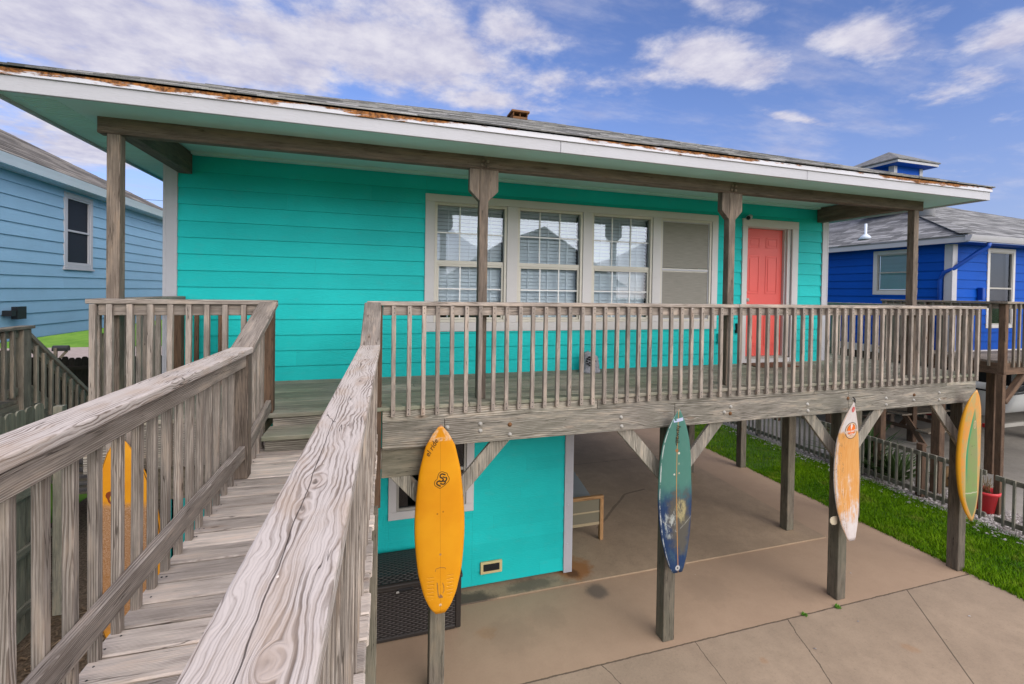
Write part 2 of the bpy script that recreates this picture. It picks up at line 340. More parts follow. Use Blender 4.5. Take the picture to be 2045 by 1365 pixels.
def concrete(name, base, var, kind):
    m = NT(name); o = m.obj(); X, Y, Z = m.xyz(o)
    n1 = m.noise(o, .9, 5, .62); n2 = m.noise(o, 5.5, 5, .65); n3 = m.noise(o, 130, 2, .6); nz = m.noise(o, 7, 5, .7)
    c = m.mix(m.ss(n1, .3, .7), tuple(q * (1 - var) for q in base), tuple(q * (1 + var) for q in base))
    c = m.mix(m.ss(n2, .35, .75, 0, .45), c, tuple(q * .70 for q in base))
    n4 = m.noise(o, 38, 4, .7); c = m.mix(m.ss(n4, .52, .72, 0, .45), c, tuple(q * .6 for q in base)); c = m.mix(m.ss(n4, .46, .30, 0, .25), c, tuple(min(1, q * 1.3) for q in base))
    c = m.mix(m.ss(n3, .50, .75, 0, .35), c, tuple(q * .55 for q in base))
    sp = m.ss(m.vor(o, 5.2), .030, .018); c = m.mix(m.M('MULTIPLY', sp, m.ss(n2, .5, .56)), c, tuple(q * .35 for q in base))
    sp = m.ss(m.vor(m.M('ADD', o, 0) if False else m.scale(o, (1.0, 1.13, 1)), 2.7), .024, .015); c = m.mix(m.M('MULTIPLY', sp, m.ss(nz, .50, .56)), c, (.72, .70, .66))
    jit = m.M('MULTIPLY', m.M('SUBTRACT', m.noise(o, 3.0, 5, .7), .5), .07)
    sj = m.M('MULTIPLY', m.M('SUBTRACT', m.noise(o, 9.0, 4, .7), .5), .025)
    dk = tuple(q * .22 for q in base)
    if kind == 'drive':
        far = m.ss(Y, 4.150, 4.175)
        c = m.mix(m.M('MULTIPLY', far, .5), c, (base[0] * 1.20, base[1] * 1.04, base[2] * .95))
        for p, q, w, j in (((8.0, 4.165), (-4, 4.165), .012, sj), ((6.72, 4.16), (4.9, 1.9), .009, None), ((4.72, 4.16), (3.9, 2.2), .008, jit),
                           ((3.43, 4.16), (3.25, 2.7), .006, jit), ((2.28, 4.16), (2.6, 3.2), .007, jit)):
            c = m.mix(m.M('MULTIPLY', seg_mask(m, X, Y, p, q, w, j), .85), c, dk)
        for p, q in (((6.9, 5.42), (6.9, 12)),):
            c = m.mix(m.M('MULTIPLY', seg_mask(m, X, Y, p, q, .008, None), .7), c, dk)
        c = m.mix(m.M('MULTIPLY', blob(m, X, Y, (2.78, 5.22), .19, nz, .3), .75), c, (.10, .085, .07))
        for ctr, r in (((5.65, 3.45), .16), ((5.1, 3.0), .10), ((3.95, 3.75), .10), ((1.25, 4.9), .22)):
            c = m.mix(m.M('MULTIPLY', blob(m, X, Y, ctr, r * .6, nz, .9), .30), c, (.33, .16, .06))
        for ctr, r in (((1.5, 4.8), .35), ((2.0, 4.95), .25), ((5.35, 4.5), .30), ((4.2, 4.9), .4)):
            c = m.mix(m.M('MULTIPLY', blob(m, X, Y, ctr, r, nz, .9), .16), c, tuple(q * .45 for q in base))
    if kind == 'slab':
        c = m.mix(m.M('MULTIPLY', blob(m, X, Y, (2.68, 5.72), .34, nz, .55), .85), c, (.30, .125, .035))
        c = m.mix(m.M('MULTIPLY', blob(m, X, Y, (2.62, 5.62), .12, nz, .5), .8), c, (.09, .045, .02))
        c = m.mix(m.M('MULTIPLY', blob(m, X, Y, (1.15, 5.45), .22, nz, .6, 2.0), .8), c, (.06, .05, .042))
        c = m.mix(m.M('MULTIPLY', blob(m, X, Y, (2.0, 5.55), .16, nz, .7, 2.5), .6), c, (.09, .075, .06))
        for p, q in (((3.5, 6.6), (4.6, 7.6)), ((4.6, 7.6), (5.1, 7.7))):
            c = m.mix(m.M('MULTIPLY', seg_mask(m, X, Y, p, q, .03, jit), .5), c, dk)
        c = m.mix(m.M('MULTIPLY', seg_mask(m, X, Y, (2.7, 9.2), (6.9, 9.2), .01, None), .7), c, dk)
    m.bump(m.M('ADD', m.M('MULTIPLY', n3, .6), n2), .18, .006)
    return m.done(c, .86, .25)
C_DRIVE = concrete('driveway_concrete', (.35, .263, .181), .10, 'drive')
C_SLAB = concrete('carport_concrete', (.36, .262, .172), .13, 'slab')
C_NEIGH = concrete('neighbour_concrete', (.32, .29, .25), .10, 'plain')

def simple_noise(name, a, b, sc, det=5, rough=.9, bump=.3, lo=.3, hi=.7):
    m = NT(name); n = m.noise(m.obj(), sc, det, .65); m.bump(n, bump, .03)
    return m.done(m.mix(m.ss(n, lo, hi), a, b), rough, .15)
G_SOIL = simple_noise('lawn_soil', (.035, .075, .010), (.075, .15, .016), 2.2)
G_FAR = simple_noise('far_grass', (.07, .17, .015), (.14, .26, .03), .8, 8)
G_MULCH = simple_noise('mulch_soil', (.07, .048, .03), (.19, .13, .085), 30, 6)
G_SHELL = simple_noise('shell_bed', (.16, .14, .12), (.38, .35, .31), 40, 6)
G_ROAD = simple_noise('road_surface', (.28, .225, .19), (.36, .29, .25), 3)

def leafmat(name, a, b, dry=None):
    m = NT(name); rn = m.rnd(); wc = m.wc(); x, y, z = m.xyz(wc)
    pt = m.noise(m.obj(), 1.4, 3)
    c = m.mix(m.M('ADD', m.M('MULTIPLY', rn, .7), m.M('MULTIPLY', m.M('SUBTRACT', pt, .5), 1.0), clamp=True), a, b)
    if dry: c = m.mix(m.ss(m.noise(m.obj(), 2.3, 5, .7), .52, .72, 0, .75), c, dry)
    return m.done(c, .7, .06)
L_GRASS = leafmat('grass_leaf', (.05, .15, .002), (.23, .39, .008), (.25, .27, .04))
L_YUCCA = leafmat('yucca_leaf', (.04, .085, .025), (.16, .22, .085))
L_WEED = leafmat('weed_leaf', (.05, .14, .015), (.12, .26, .03))
L_CHIP = leafmat('wood_chip', (.09, .055, .03), (.36, .25, .16))
L_STONE = leafmat('shell_stone', (.24, .21, .19), (.72, .68, .64))

def wicker():
    m = NT('brown_resin_wicker'); u, v, w = m.xyz(m.wc())
    row = m.M('FLOOR', m.M('MULTIPLY', v, 1 / .021))
    sh = m.M('MULTIPLY', m.M('MODULO', row, 2.0), math.pi)
    a = m.M('SINE', m.M('ADD', m.M('MULTIPLY', u, math.pi / .042), sh))
    b = m.M('SINE', m.M('MULTIPLY', v, math.pi / .021 * 1.0))
    h = m.M('MULTIPLY', m.M('ABSOLUTE', b), m.M('ADD', 1.0, m.M('MULTIPLY', a, .8)))
    c = m.mix(m.ss(h, .0, 1.0), (.012, .010, .009), (.062, .050, .044))
    m.bump(h, 1.0, .008)
    return m.done(c, .45, .4)
P_WICK = wicker()
P_WICKF = paint('brown_resin_frame', (.033, .027, .023), .45, .08)

def glass(name, refl=.5, tint=(.75, .86, .92)):
    m = NT(name); t = m.t
    t.nodes.remove(m.b)
    tr = m.n('ShaderNodeBsdfTransparent'); tr.inputs[0].default_value = (*tint, 1)
    gl = m.n('ShaderNodeBsdfGlossy'); gl.inputs['Roughness'].default_value = .015; gl.inputs[0].default_value = (.40, .43, .48, 1)
    lw = m.n('ShaderNodeFresnel'); lw.inputs[0].default_value = 1.5
    f = m.ss(lw.outputs[0], .03, .6, refl, .95)
    mx = m.n('ShaderNodeMixShader'); m.l(f, mx.inputs[0]); m.l(tr.outputs[0], mx.inputs[1]); m.l(gl.outputs[0], mx.inputs[2])
    m.l(mx.outputs[0], m.out.inputs[0]); return m.m
GLASS = glass('window_glass', .085, (.93, .96, .97))
GLASSD = glass('dark_window_glass', .10, (.5, .5, .5))
P_BLIND = paint('blind_slat', (.90, .93, .95), .6, .03)
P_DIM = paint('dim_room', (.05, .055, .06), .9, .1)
def screenmat():
    m = NT('insect_screen_shade'); x, y, z = m.xyz(m.obj())
    a = m.M('SINE', m.M('MULTIPLY', z, 520.0)); n = m.noise(m.scale(m.obj(), (4, 4, 120)), 1.5, 3)
    c = m.mix(m.M('ADD', m.M('MULTIPLY', m.ss(a, -.5, .5), .35), m.ss(n, .3, .7, 0, .6), clamp=True), (.20, .185, .155), (.30, .28, .24))
    return m.done(c, .8)
P_SCREEN = screenmat()

# ------------------------------------------------------------------ shared builders
def siding(mb, org, du, nrm, u0, u1, z0, z1, exp=.1755, holes=(), off=.006, zref=None, lap=.018, joints=0, gap=0.0):
    """lap siding courses on a vertical wall: org + du*u, facing nrm; holes = (ua,ub,za,zb)"""
    org = Vector(org); du = Vector(du); nrm = Vector(nrm)
    z = z0 if zref is None else zref
    while z > z0 + 1e-6: z -= exp
    i = 0
    while z < z1 - 1e-4:
        a = max(z, z0); b = min(z + exp, z1); z += exp
        b -= gap
        if b - a < .004: continue
        # split at hole edges
        ws = sorted({u0, u1} | {h[k] for h in holes for k in (0, 1) if u0 < h[k] < u1} | {random.uniform(u0 + .3, u1 - .3) for _ in range(joints)})
        for s0, s1 in zip(ws, ws[1:]):
            zs = [(a, b)]
            for h in holes:
                if h[0] <= s0 + 1e-6 and h[1] >= s1 - 1e-6:
                    nz = []
                    for (p, q) in zs:
                        if h[3] <= p or h[2] >= q: nz.append((p, q)); continue
                        if h[2] > p: nz.append((p, h[2]))
                        if h[3] < q: nz.append((h[3], q))
                    zs = nz
            for (p, q) in zs:
                if q - p < .004: continue
                fb = (p - (z - exp)) / exp; ft = (q - (z - exp)) / exp
                ob = lap - (lap - .001) * fb + off; ot = lap - (lap - .001) * ft + off
                P = lambda u, zz, o: org + du * u + nrm * o + Vector((0, 0, zz))
                g_ = .0006 if joints else 0
                vs = [P(s0 + g_, p, ob), P(s1 - g_, p, ob), P(s1 - g_, q, ot), P(s0 + g_, q, ot), P(s0, p, -.05), P(s1, p, -.05), P(s1, q, -.05), P(s0, q, -.05)]
                wc = [(s0, p, 0), (s1, p, 0), (s1, q, 0), (s0, q, 0)] * 2
                mb.add(vs, [(0, 1, 2, 3), (4, 5, 1, 0), (3, 2, 6, 7), (0, 3, 7, 4), (1, 5, 6, 2)], wc)
    return mb

def roof_plane(mb, A, B, up, hA, hB, n, tab=(.16, .34), thick=(.004, .010)):
    """shingle courses. eave A->B, 'up' slope vector to the top edge; hA,hB: how far the ends run in along AB at the top"""
    A = Vector(A); B = Vector(B); up = Vector(up); d = (B - A); L = d.length; d.normalize(); nr = d.cross(up).normalized()
    if nr.z < 0: nr = -nr
    for i in range(n):
        f0, f1 = i / n, (i + 1) / n
        f1b = min(1.0, f1 + .12 / n)
        a0, b0 = hA * f0, L - hB * f0; a1, b1 = hA * f1b, L - hB * f1b
        if b0 - a0 < .02: break
        u = a0
        while u < b0 - 1e-4:
            w = random.uniform(*tab); e = min(b0, u + w)
            if b0 - e < .08: e = b0
            t = random.uniform(*thick); dn = random.choice((0, 0, .006, .010))
            tu, te = min(max(u, a1), max(b1, a1)), max(min(e, b1), min(a1, b1))
            if u == a0: tu = a1
            if e == b0: te = b1
            if te < tu: te = tu
            dv = up.normalized() * (-dn)
            vs = [A + d * u + up * f0 + nr * t + dv, A + d * e + up * f0 + nr * t + dv, A + d * te + up * f1b + nr * .003, A + d * tu + up * f1b + nr * .003,
                  A + d * u + up * f0 - nr * .004 + dv, A + d * e + up * f0 - nr * .004 + dv]
            o = (u, f0 * up.length, 0)
            wc = [(u, f0 * up.length, i), (e, f0 * up.length, i), (te, f1 * up.length, i), (tu, f1 * up.length, i), (u, 0, i), (e, 0, i)]
            mb.add(vs, [(0, 1, 2, 3), (4, 5, 1, 0), (0, 3, 4), (1, 5, 2)], wc)
            u = e
    return mb

P_MESH = paint('dark_solar_screen', (.017, .020, .028), .6, .1, 0, 0, .2)
def rect_ring(mb, x0, x1, z0, z1, w, y0, y1, place=None):
    """frame of four butted boards; place(x,y,z) maps (wall x, depth, z)"""
    pl = place or (lambda x, y, z: (x, y, z))
    def bx(a, b, c, d, ax):
        o = random.random() * 30
        vs = [pl(X, Y, Z) for X in (a, b) for Y in (y0, y1) for Z in (c, d)]
        wc = [((X if ax == 'x' else Z) + o, (Z if ax == 'x' else X), Y) for X in (a, b) for Y in (y0, y1) for Z in (c, d)]
        mb.add(vs, [(0, 1, 3, 2), (4, 6, 7, 5), (0, 4, 5, 1), (2, 3, 7, 6), (0, 2, 6, 4), (1, 5, 7, 3)], wc)
    bx(x0, x0 + w, z0, z1, 'z'); bx(x1 - w, x1, z0, z1, 'z')
    bx(x0 + w + .0005, x1 - w - .0005, z0, z0 + w, 'x'); bx(x0 + w + .0005, x1 - w - .0005, z1 - w, z1, 'x')
    return mb
def slab_on(mb, x0, x1, z0, z1, y0, y1, place=None, rn=None):
    pl = place or (lambda x, y, z: (x, y, z))
    vs = [pl(X, Y, Z) for X in (x0, x1) for Y in (y0, y1) for Z in (z0, z1)]
    wc = [(X, Z, Y) for X in (x0, x1) for Y in (y0, y1) for Z in (z0, z1)]
    return mb.add(vs, [(0, 1, 3, 2), (4, 6, 7, 5), (0, 4, 5, 1), (2, 3, 7, 6), (0, 2, 6, 4), (1, 5, 7, 3)], wc, rn)

ZD = 2.775   # deck floor
W = 5.675    # front wall plane
YD = 4.2     # deck front plane

# ------------------------------------------------------------------ THE SETTING: ground sheets
def sheet(name, pts, z, mat, thick=None, n=1):
    mb = MB()
    if thick: mb.prism(pts, lambda a, b, t: (a, b, t), z - thick, z)
    else: mb.add([(x, y, z) for x, y in pts], [tuple(range(len(pts)))])
    o = mb.build(name, mat, fixn=bool(thick)); o['kind'] = 'structure'; return o
def rect(x0, x1, y0, y1): return [(x0, y0), (x1, y0), (x1, y1), (x0, y1)]
sheet('ground', rect(-400, 400, -300, 500), -.03, G_FAR)
sheet('lawn', rect(7.98, 9.9, -6, 26), .0, G_SOIL, .2)
sheet('driveway', rect(-1.15, 7.98, -8, 26), .0, C_DRIVE, .2)
sheet('carport_floor', rect(-1.15, 6.9, 5.42, 20), .018, C_SLAB, .1)
sheet('planting_bed', rect(-4.9, -1.15, -6, 14), -.004, G_MULCH, .1)
sheet('gravel_bed', rect(9.9, 11.0, -6, 13), .0, G_SHELL, .15)
sheet('neighbour_driveway', rect(11.0, 26, -6, 17), .004, C_NEIGH, .15)
sheet('road', rect(-120, 60, 24.5, 34.3), .0, G_ROAD)
hb = MB()   # grassy bank across the road
prof = [(34.3, -.02), (36, .12), (40, .75), (44, 1.3), (48, 1.65), (56, 1.8), (90, 1.6)]
xs = [-140 + 8 * i for i in range(30)]
hb.add([(x, y, z + .10 * math.sin(x * .21 + y * .3)) for y, z in prof for x in xs],
       [(j * 30 + i, j * 30 + i + 1, (j + 1) * 30 + i + 1, (j + 1) * 30 + i) for j in range(len(prof) - 1) for i in range(29)], smooth=True)
tag(hb.build('grass_bank', G_FAR), kind='structure')

# grass blades on the lawn, wood chips, shells
gb = MB()
def blades(n, x0, x1, y0, y1, hmin, hmax, clump=.0):
    for _ in range(n):
        x, y = random.uniform(x0, x1), random.uniform(y0, y1)
        q = math.sin(x * 3.1 + 1.7 * math.sin(y * 1.3)) * math.sin(y * 2.3 + x) 
        h = random.uniform(hmin, hmax) * (1 + .35 * q); a = random.uniform(0, 6.28); w = random.uniform(.004, .008)
        lx, ly = math.cos(a + 1.57) * h * random.uniform(.2, .9), math.sin(a + 1.57) * h * random.uniform(.2, .9)
        c, s = math.cos(a) * w, math.sin(a) * w
        gb.add([(x - c, y - s, -.002), (x + c, y + s, -.002), (x + lx, y + ly, h)], [(0, 1, 2)], None, min(1, max(0, random.gauss(.45 + .25 * q, .22))))
blades(52000, 7.96, 9.95, 2.2, 8.0, .025, .065)
blades(15000, 8.0, 9.9, 8.0, 14, .03, .07)
blades(1800, 7.93, 8.05, 2.2, 12, .03, .06)
tag(gb.build('grass_blades', L_GRASS, fixn=False), kind='stuff')
cb = MB()
for _ in range(3500):
    x, y = random.uniform(-3.45, -.95), random.uniform(.3, 6.7); a = random.uniform(0, 3.14); l = random.uniform(.015, .05); w = random.uniform(.005, .012); z = random.uniform(.0, .02)
    c, s = math.cos(a), math.sin(a)
    cb.add([(x - c * l - s * w, y - s * l + c * w, z), (x + c * l - s * w, y + s * l + c * w, z + random.uniform(-.006, .012)), (x + c * l + s * w, y + s * l - c * w, z + .004), (x - c * l + s * w, y - s * l - c * w, z)], [(0, 1, 2, 3)])
tag(cb.build('mulch_chips', L_CHIP, fixn=False), kind='stuff')
sb = MB()
def stones(n, x0, x1, y0, y1):
    for _ in range(n):
        x, y = random.uniform(x0, x1), random.uniform(y0, y1); r = random.uniform(.012, .034); k = [random.uniform(.6, 1.3) * r for _ in range(6)]; t = random.uniform(0, 1.57)
        c, s = math.cos(t), math.sin(t)
        sb.add([(x + c * k[0], y + s * k[0], .008), (x - s * k[1], y + c * k[1], .006), (x - c * k[2], y - s * k[2], .01), (x + s * k[3], y - c * k[3], .006), (x, y, .008 + .7 * k[4])], [(0, 1, 4), (1, 2, 4), (2, 3, 4), (3, 0, 4)])
stones(5200, 9.85, 11.0, 3.4, 8.6); stones(260, 9.55, 9.95, 4, 11)
tag(sb.build('shell_gravel', L_STONE, fixn=False), kind='stuff')

# ------------------------------------------------------------------ THE BEACH HOUSE
house = empty('beach_house', (2.5, 9.0, 0), 'turquoise stilt beach house with a coral door and grey shingle hip roof over its porch', 'house')
XL, XR, YB, ZC = -2.095, 7.06, 13.3, 5.245
m = MB()
holes = [(.60, 4.90, 3.32, 4.995), (5.365, 6.442, 2.70, 4.985)]
siding(m, (0, W, 0), (1, 0, 0), (0, -1, 0), XL + .10, XR - .10, ZD - .01, ZC + .05, holes=holes, zref=2.766, joints=2)
siding(m, (XL, 0, 0), (0, 1, 0), (-1, 0, 0), W + .02, YB, 2.45, ZC, zref=2.766)
siding(m, (XR, 0, 0), (0, 1, 0), (1, 0, 0), W + .02, YB, 2.45, ZC, zref=2.766)
m.box(XL, XR, YB, YB + .1, 2.45, ZC)
m.build('upper_wall', P_TURQ, house)
m = MB()
siding(m, (0, W, 0), (1, 0, 0), (0, -1, 0), XL + .1, 2.50, .06, 2.44, holes=[(.205, 1.235, 1.045, 2.05)], zref=.06, lap=.016, joints=1, gap=.0045)
siding(m, (2.59, 0, 0), (0, 1, 0), (1, 0, 0), W + .02, YB, .06, 2.44, zref=.06)
siding(m, (XL, 0, 0), (0, 1, 0), (-1, 0, 0), W + .02, YB, .06, 2.44, zref=.06)
m.build('lower_wall', P_TURQ, house)
m = MB(); m.box(XL + .01, XR - .01, W + .04, YB - .01, 2.45, 2.70); m.build('floor_frame', W_DARK, house)
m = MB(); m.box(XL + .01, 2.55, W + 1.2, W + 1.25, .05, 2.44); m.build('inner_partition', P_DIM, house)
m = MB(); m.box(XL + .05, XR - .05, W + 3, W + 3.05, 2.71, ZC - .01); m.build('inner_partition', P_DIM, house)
# corner trims
for (x0, x1) in ((XL, XL + .103), (XR - .103, XR)):
    m = MB(); m.box(x0, x1, W - .034, W - .004, ZD + .002, 5.12); 
    xe = x0 - .026 if x0 < 0 else x1
    m.box(xe, xe + .026, W - .034, W + .09, ZD + .002, 5.12)
    m.build('corner_trim', P_WHITE, house, .003)
m = MB(); m.box(2.494, 2.592, W - .036, W - .002, .03, 2.44); m.box(2.592, 2.618, W - .036, W + .09, .03, 2.44)
for z in (.42, .95, 1.45): m.lathe((2.545, W - .036, z), [(.012, -.004), (.010, 0)], 8, ax='y')
m.build('corner_trim', P_WHITE, house, .003)
# roof: fascia corners
EX0, EX1, EY0, EY1, EZ = -2.53, 7.665, 3.865, 14.9, 5.266
mroof = .412; run = (EY1 - EY0) / 2
r = MB()
n = 40
roof_plane(r, (EX0, EY0, EZ), (EX1, EY0, EZ), (0, 5.0975, 5.0975 * mroof), 5.0975, 5.0975, n)
roof_plane(r, (EX1, EY0, EZ), (EX1, EY1, EZ), (-5.0975, 0, 5.0975 * mroof), 5.0975, 5.0975, n, (.5, 1.0))
roof_plane(r, (EX0, EY1, EZ), (EX0, EY0, EZ), (5.0975, 0, 5.0975 * mroof), 5.0975, 5.0975, n, (.5, 1.0))
roof_plane(r, (EX1, EY1, EZ), (EX0, EY1, EZ), (0, -5.0975, 5.0975 * mroof), 5.0975, 5.0975, n, (.5, 1.0))
roof = r.build('roof', S_MAIN, house)
# fascia, drip edge, soffit (all ride on the roof)
fx0, fx1, fy0, fy1 = -2.495, 7.63, 3.893, 14.87
m = MB()
for a, b in ((fx0, 1.62), (1.623, 4.55), (4.553, fx1)): m.box(a, b, fy0, fy0 + .025, 5.10, 5.205)
m.box(fx0, fx0 + .025, fy0 + .0255, fy1, 5.10, 5.205); m.box(fx1 - .025, fx1, fy0 + .0255, fy1, 5.10, 5.205)
m.build('fascia', P_WHITE, roof, .003)
m = MB()
o_ = fy0 - .016
def drip(x0, x1, y0, y1, ax):
    L = (x1 - x0) if ax == 'x' else (y1 - y0); k = max(2, int(L / .6))
    for i in range(k):
        if ax == 'x': m.board((x0 + L * i / k, (y0 + y1) / 2, 5.2275), (x0 + L * (i + 1) / k - .0008, (y0 + y1) / 2, 5.2275), y1 - y0, .044)
        else: m.board(((x0 + x1) / 2, y0 + L * i / k, 5.2275), ((x0 + x1) / 2, y0 + L * (i + 1) / k - .0008, 5.2275), x1 - x0, .044)
drip(fx0 - .016, fx1 + .016, o_, o_ + .03, 'x'); drip(fx0 - .016, fx0 + .014, o_ + .031, fy1, 'y'); drip(fx1 - .014, fx1 + .016, o_ + .031, fy1, 'y')
m.build('drip_edge', P_DRIP, roof)
m = MB()
m.box(fx0 + .026, fx1 - .026, fy0 + .026, 4.313, 5.122, 5.14); m.box(fx0 + .026, -1.978, 4.314, fy1, 5.122, 5.14); m.box(6.955, fx1 - .026, 4.314, fy1, 5.122, 5.14)
m.box(fx0 + .03, fx1 - .03, fy0 + .03, fy1 - .02, 5.255, 5.262)
# perforated vent strip rows
for i in range(160):
    y = 4.05 + i * .045
    m.box(-2.40, -2.16, y, y + .012, 5.1185, 5.1217)
m.build('soffit', P_SOFFIT, roof)
m = MB(); m.box(-1.978, 6.955, 4.402, W - .02, ZC, ZC + .009); m.box(-1.85, 6.82, W - .10, W - .022, ZC - .03, ZC - .001); m.build('porch_ceiling', P_SOFFIT, house)
m = MB()
VX, VY, VZ = 2.49, 8.02, 6.955
m.box(VX - .14, VX + .14, VY - .14, VY + .14, VZ - .03, VZ + .02); m.box(VX - .17, VX + .17, VY - .17, VY + .17, VZ + .085, VZ + .125)
for xx in (VX - .14, VX + .12): m.box(xx, xx + .02, VY - .15, VY + .13, VZ + .0205, VZ + .0845)
m.box(VX - .01, VX + .01, VY - .13, VY + .13, VZ + .0205, VZ + .0845); m.box(VX - .118, VX + .118, VY + .10, VY + .12, VZ + .0205, VZ + .0845)
m.build('roof_vent', P_RUST, roof, .012, 2)
# porch beam, headers, posts
for a, b in ((-2.055, 1.0), (1.002, 3.94), (3.942, 7.089)):
    m = MB(); m.box(a, b, 4.312, 4.40, 4.997, 5.128); m.box(a, b, 4.318, 4.394, 5.1285, 5.24); m.box(a + .002, b - .002, 4.306, 4.318, 5.003, 5.022); m.build('porch_beam', W_PORCH, house, .004)
for a, b in ((-1.976, -1.855), (6.822, 6.953)):
    m = MB(); m.box(a, b, 4.402, W - .036, 5.012, 5.235); m.build('porch_beam', W_PORCH, house, .004)
for i, x0 in enumerate((-1.993, .965, 3.898, 6.922)):
    m = MB(); x1 = x0 + .087
    m.box(x0, x1, 4.312, 4.398, ZD, 4.996)
    c = (x0 + x1) / 2
    if i in (1, 2):
        for sg in (-1, 1):
            pl = lambda a, b, t, sg=sg: (c + sg * a, t, b)
            m.prism([(.0445, 4.69), (.142, 4.79), (.142, 4.996), (.0445, 4.996)], pl, 4.316, 4.394)
        for bx_, bz in ((-.02, 5.075), (.03, 5.07), (-.028, 5.03), (.028, 5.025)):
            m.lathe((c + bx_, 4.30, bz), [(.016, -.008), (.018, .008)], 8, ax='y')
    p = m.build('porch_post', W_POST, house, .004)
P_MUNT = paint('white_muntin', (.74, .73, .70), .5, .03)
# windows
ops = [(.705, 1.632), (1.772, 2.70), (2.833, 3.787), (3.918, 4.80)]
zb, zt = 3.425, 4.908
m = MB(); y0, y1 = W - .036, W - .004
m.box(.592, 4.905, y0, y1, zt + .001, 5.002); m.box(.592, 4.905, y0, y1, 3.312, zb - .001)
xe = [.592] + [v for o in ops for v in o] + [4.905]
for a, b in zip(xe[0::2], xe[1::2]): m.box(a, b, y0 - .002, y1, zb, zt)
m.build('window_casing', P_TRIM, house, .003)
for i, (a, b) in enumerate(ops):
    m = MB(); rect_ring(m, a + .001, b - .001, zb, zt, .034, W - .024, W + .05)
    zm = 4.172
    m.box(a + .036, b - .036, W + .000, W + .045, zm - .024, zm + .024)
    rect_ring(m, a + .036, b - .036, zb + .035, zm - .0245, .026, W + .0, W + .03)
    fr = m.build('window', P_VINYL, house, .003)
    m = MB()
    if i < 3:
        ww = b - a - .124; x0 = a + .062
        for k in (1, 2):
            m.box(x0 + ww * k / 3 - .008, x0 + ww * k / 3 + .008, W + .008, W + .0175, zb + .062, zm - .05)
            m.box(a + .036 + (b - a - .072) * k / 3 - .008, a + .036 + (b - a - .072) * k / 3 + .008, W + .014, W + .0235, zm + .026, zt - .036)
        m.box(x0, x0 + ww, W + .0083, W + .0170, 3.835, 3.851); m.box(a + .037, b - .037, W + .0143, W + .0230, 4.532, 4.548)
        m.build('muntin', P_MUNT, fr)
    m = MB()
    m.box(a + .061, b - .061, W + .018, W + .024, zb + .06, zm - .05); m.box(a + .036, b - .036, W + .024, W + .030, zm + .025, zt - .035)
    if i < 3: m.build('pane', GLASS, fr)
    m = MB()
    if i < 3:
        z = zb + (.06 if i else .085)
        while z < zt - .05:
            h = .047
            m.add([(a + .04, W + .085, z), (b - .04, W + .085, z), (b - .04, W + .118, z + h + .001), (a + .04, W + .118, z + h + .001)], [(0, 1, 2, 3)])
            z += h
        m.box(a + .03, b - .03, W + .07, W + .12, zt - .045, zt)
        for k in (.2, .5, .8): m.box(a + (b - a) * k - .006, a + (b - a) * k + .006, W + .078, W + .082, zb + .06, zt - .05)
        m.build('blind', P_BLIND, fr, fixn=False)
    else:
        m.box(a + .036, b - .036, W - .002, W + .002, zb + .035, zm - .03); m.box(a + .036, b - .036, W - .002, W + .002, zm + .03, zt - .035)
        m.build('insect_screen', P_SCREEN, fr)
        m = MB(); rect_ring(m, a + .034, b - .034, zb + .033, zt - .033, .016, W - .009, W - .0025); m.box(a + .05, b - .05, W - .0085, W - .0025, zm - .012, zm + .012); m.build('screen_frame', P_WHITE, fr)
# door
m = MB(); y0, y1 = W - .036, W + .075
m.box(5.357, 5.452, W - .036, W - .004, ZD + .002, 4.872); m.box(6.33, 6.45, W - .036, W - .004, ZD + .002, 4.872); m.box(5.357, 6.45, W - .038, W - .004, 4.873, 4.992)
m.box(5.430, 5.455, W - .0035, W + .12, 2.87, 4.885); m.box(6.24, 6.262, W + .03, W + .12, 2.87, 4.885); m.box(6.262, 6.329, W - .0035, W + .12, 2.87, 4.885); m.box(5.4555, 6.2395, W - .003, W + .12, 4.862, 4.885)
m.box(5.4525, 6.3295, W - .03, W + .10, ZD + .003, 2.845)
dfr = m.build('door_frame', P_TRIM, house, .003)
m = MB(); m.box(5.4530, 6.2390, W - .035, W + .07, 2.8455, 2.872); m.build('threshold', P_METAL, dfr)
m = MB()
dx0, dx1, dz0, dz1 = 5.456, 6.239, 2.873, 4.861
m.box(dx0, dx1, W + .072, W + .11, dz0, dz1)
cols = ((5.55, 5.79), (5.905, 6.145)); rows = ((4.565, 4.73), (3.845, 4.445), (3.03, 3.62))
for (a, b) in cols:
    for (c_, d_) in rows:
        rect_ring(m, a, b, c_, d_, .022, W + .0655, W + .0715)
        m.box(a + .045, b - .045, W + .066, W + .0717, c_ + .045, d_ - .045)
door = m.build('door', P_CORAL, house, .006, 2)
m = MB(); m.lathe((5.515, W + .04, 3.75), [(.026, .031), (.028, .024), (.012, .018), (.012, -.012), (.028, -.02), (.030, -.034), (.018, -.044)], 14, ax='y')
m.lathe((5.515, W + .055, 3.90), [(.028, .016), (.028, 0), (.02, -.01)], 14, ax='y')
m.build('door_knob', P_METAL, door)
m = MB(); m.box(5.268, 5.322, W - .05, W - .008, 3.245, 3.392); m.lathe((5.295, W - .052, 3.285), [(.012, .003), (.012, -.004)], 10, ax='y'); m.build('doorbell', P_DARKM, house, .006)
m = MB(); m.box(4.93, 5.01, W - .055, W - .008, 3.10, 3.24); m.box(4.94, 5.0, W - .063, W - .055, 3.115, 3.19); m.build('outlet_cover', P_TURQ, house, .006)
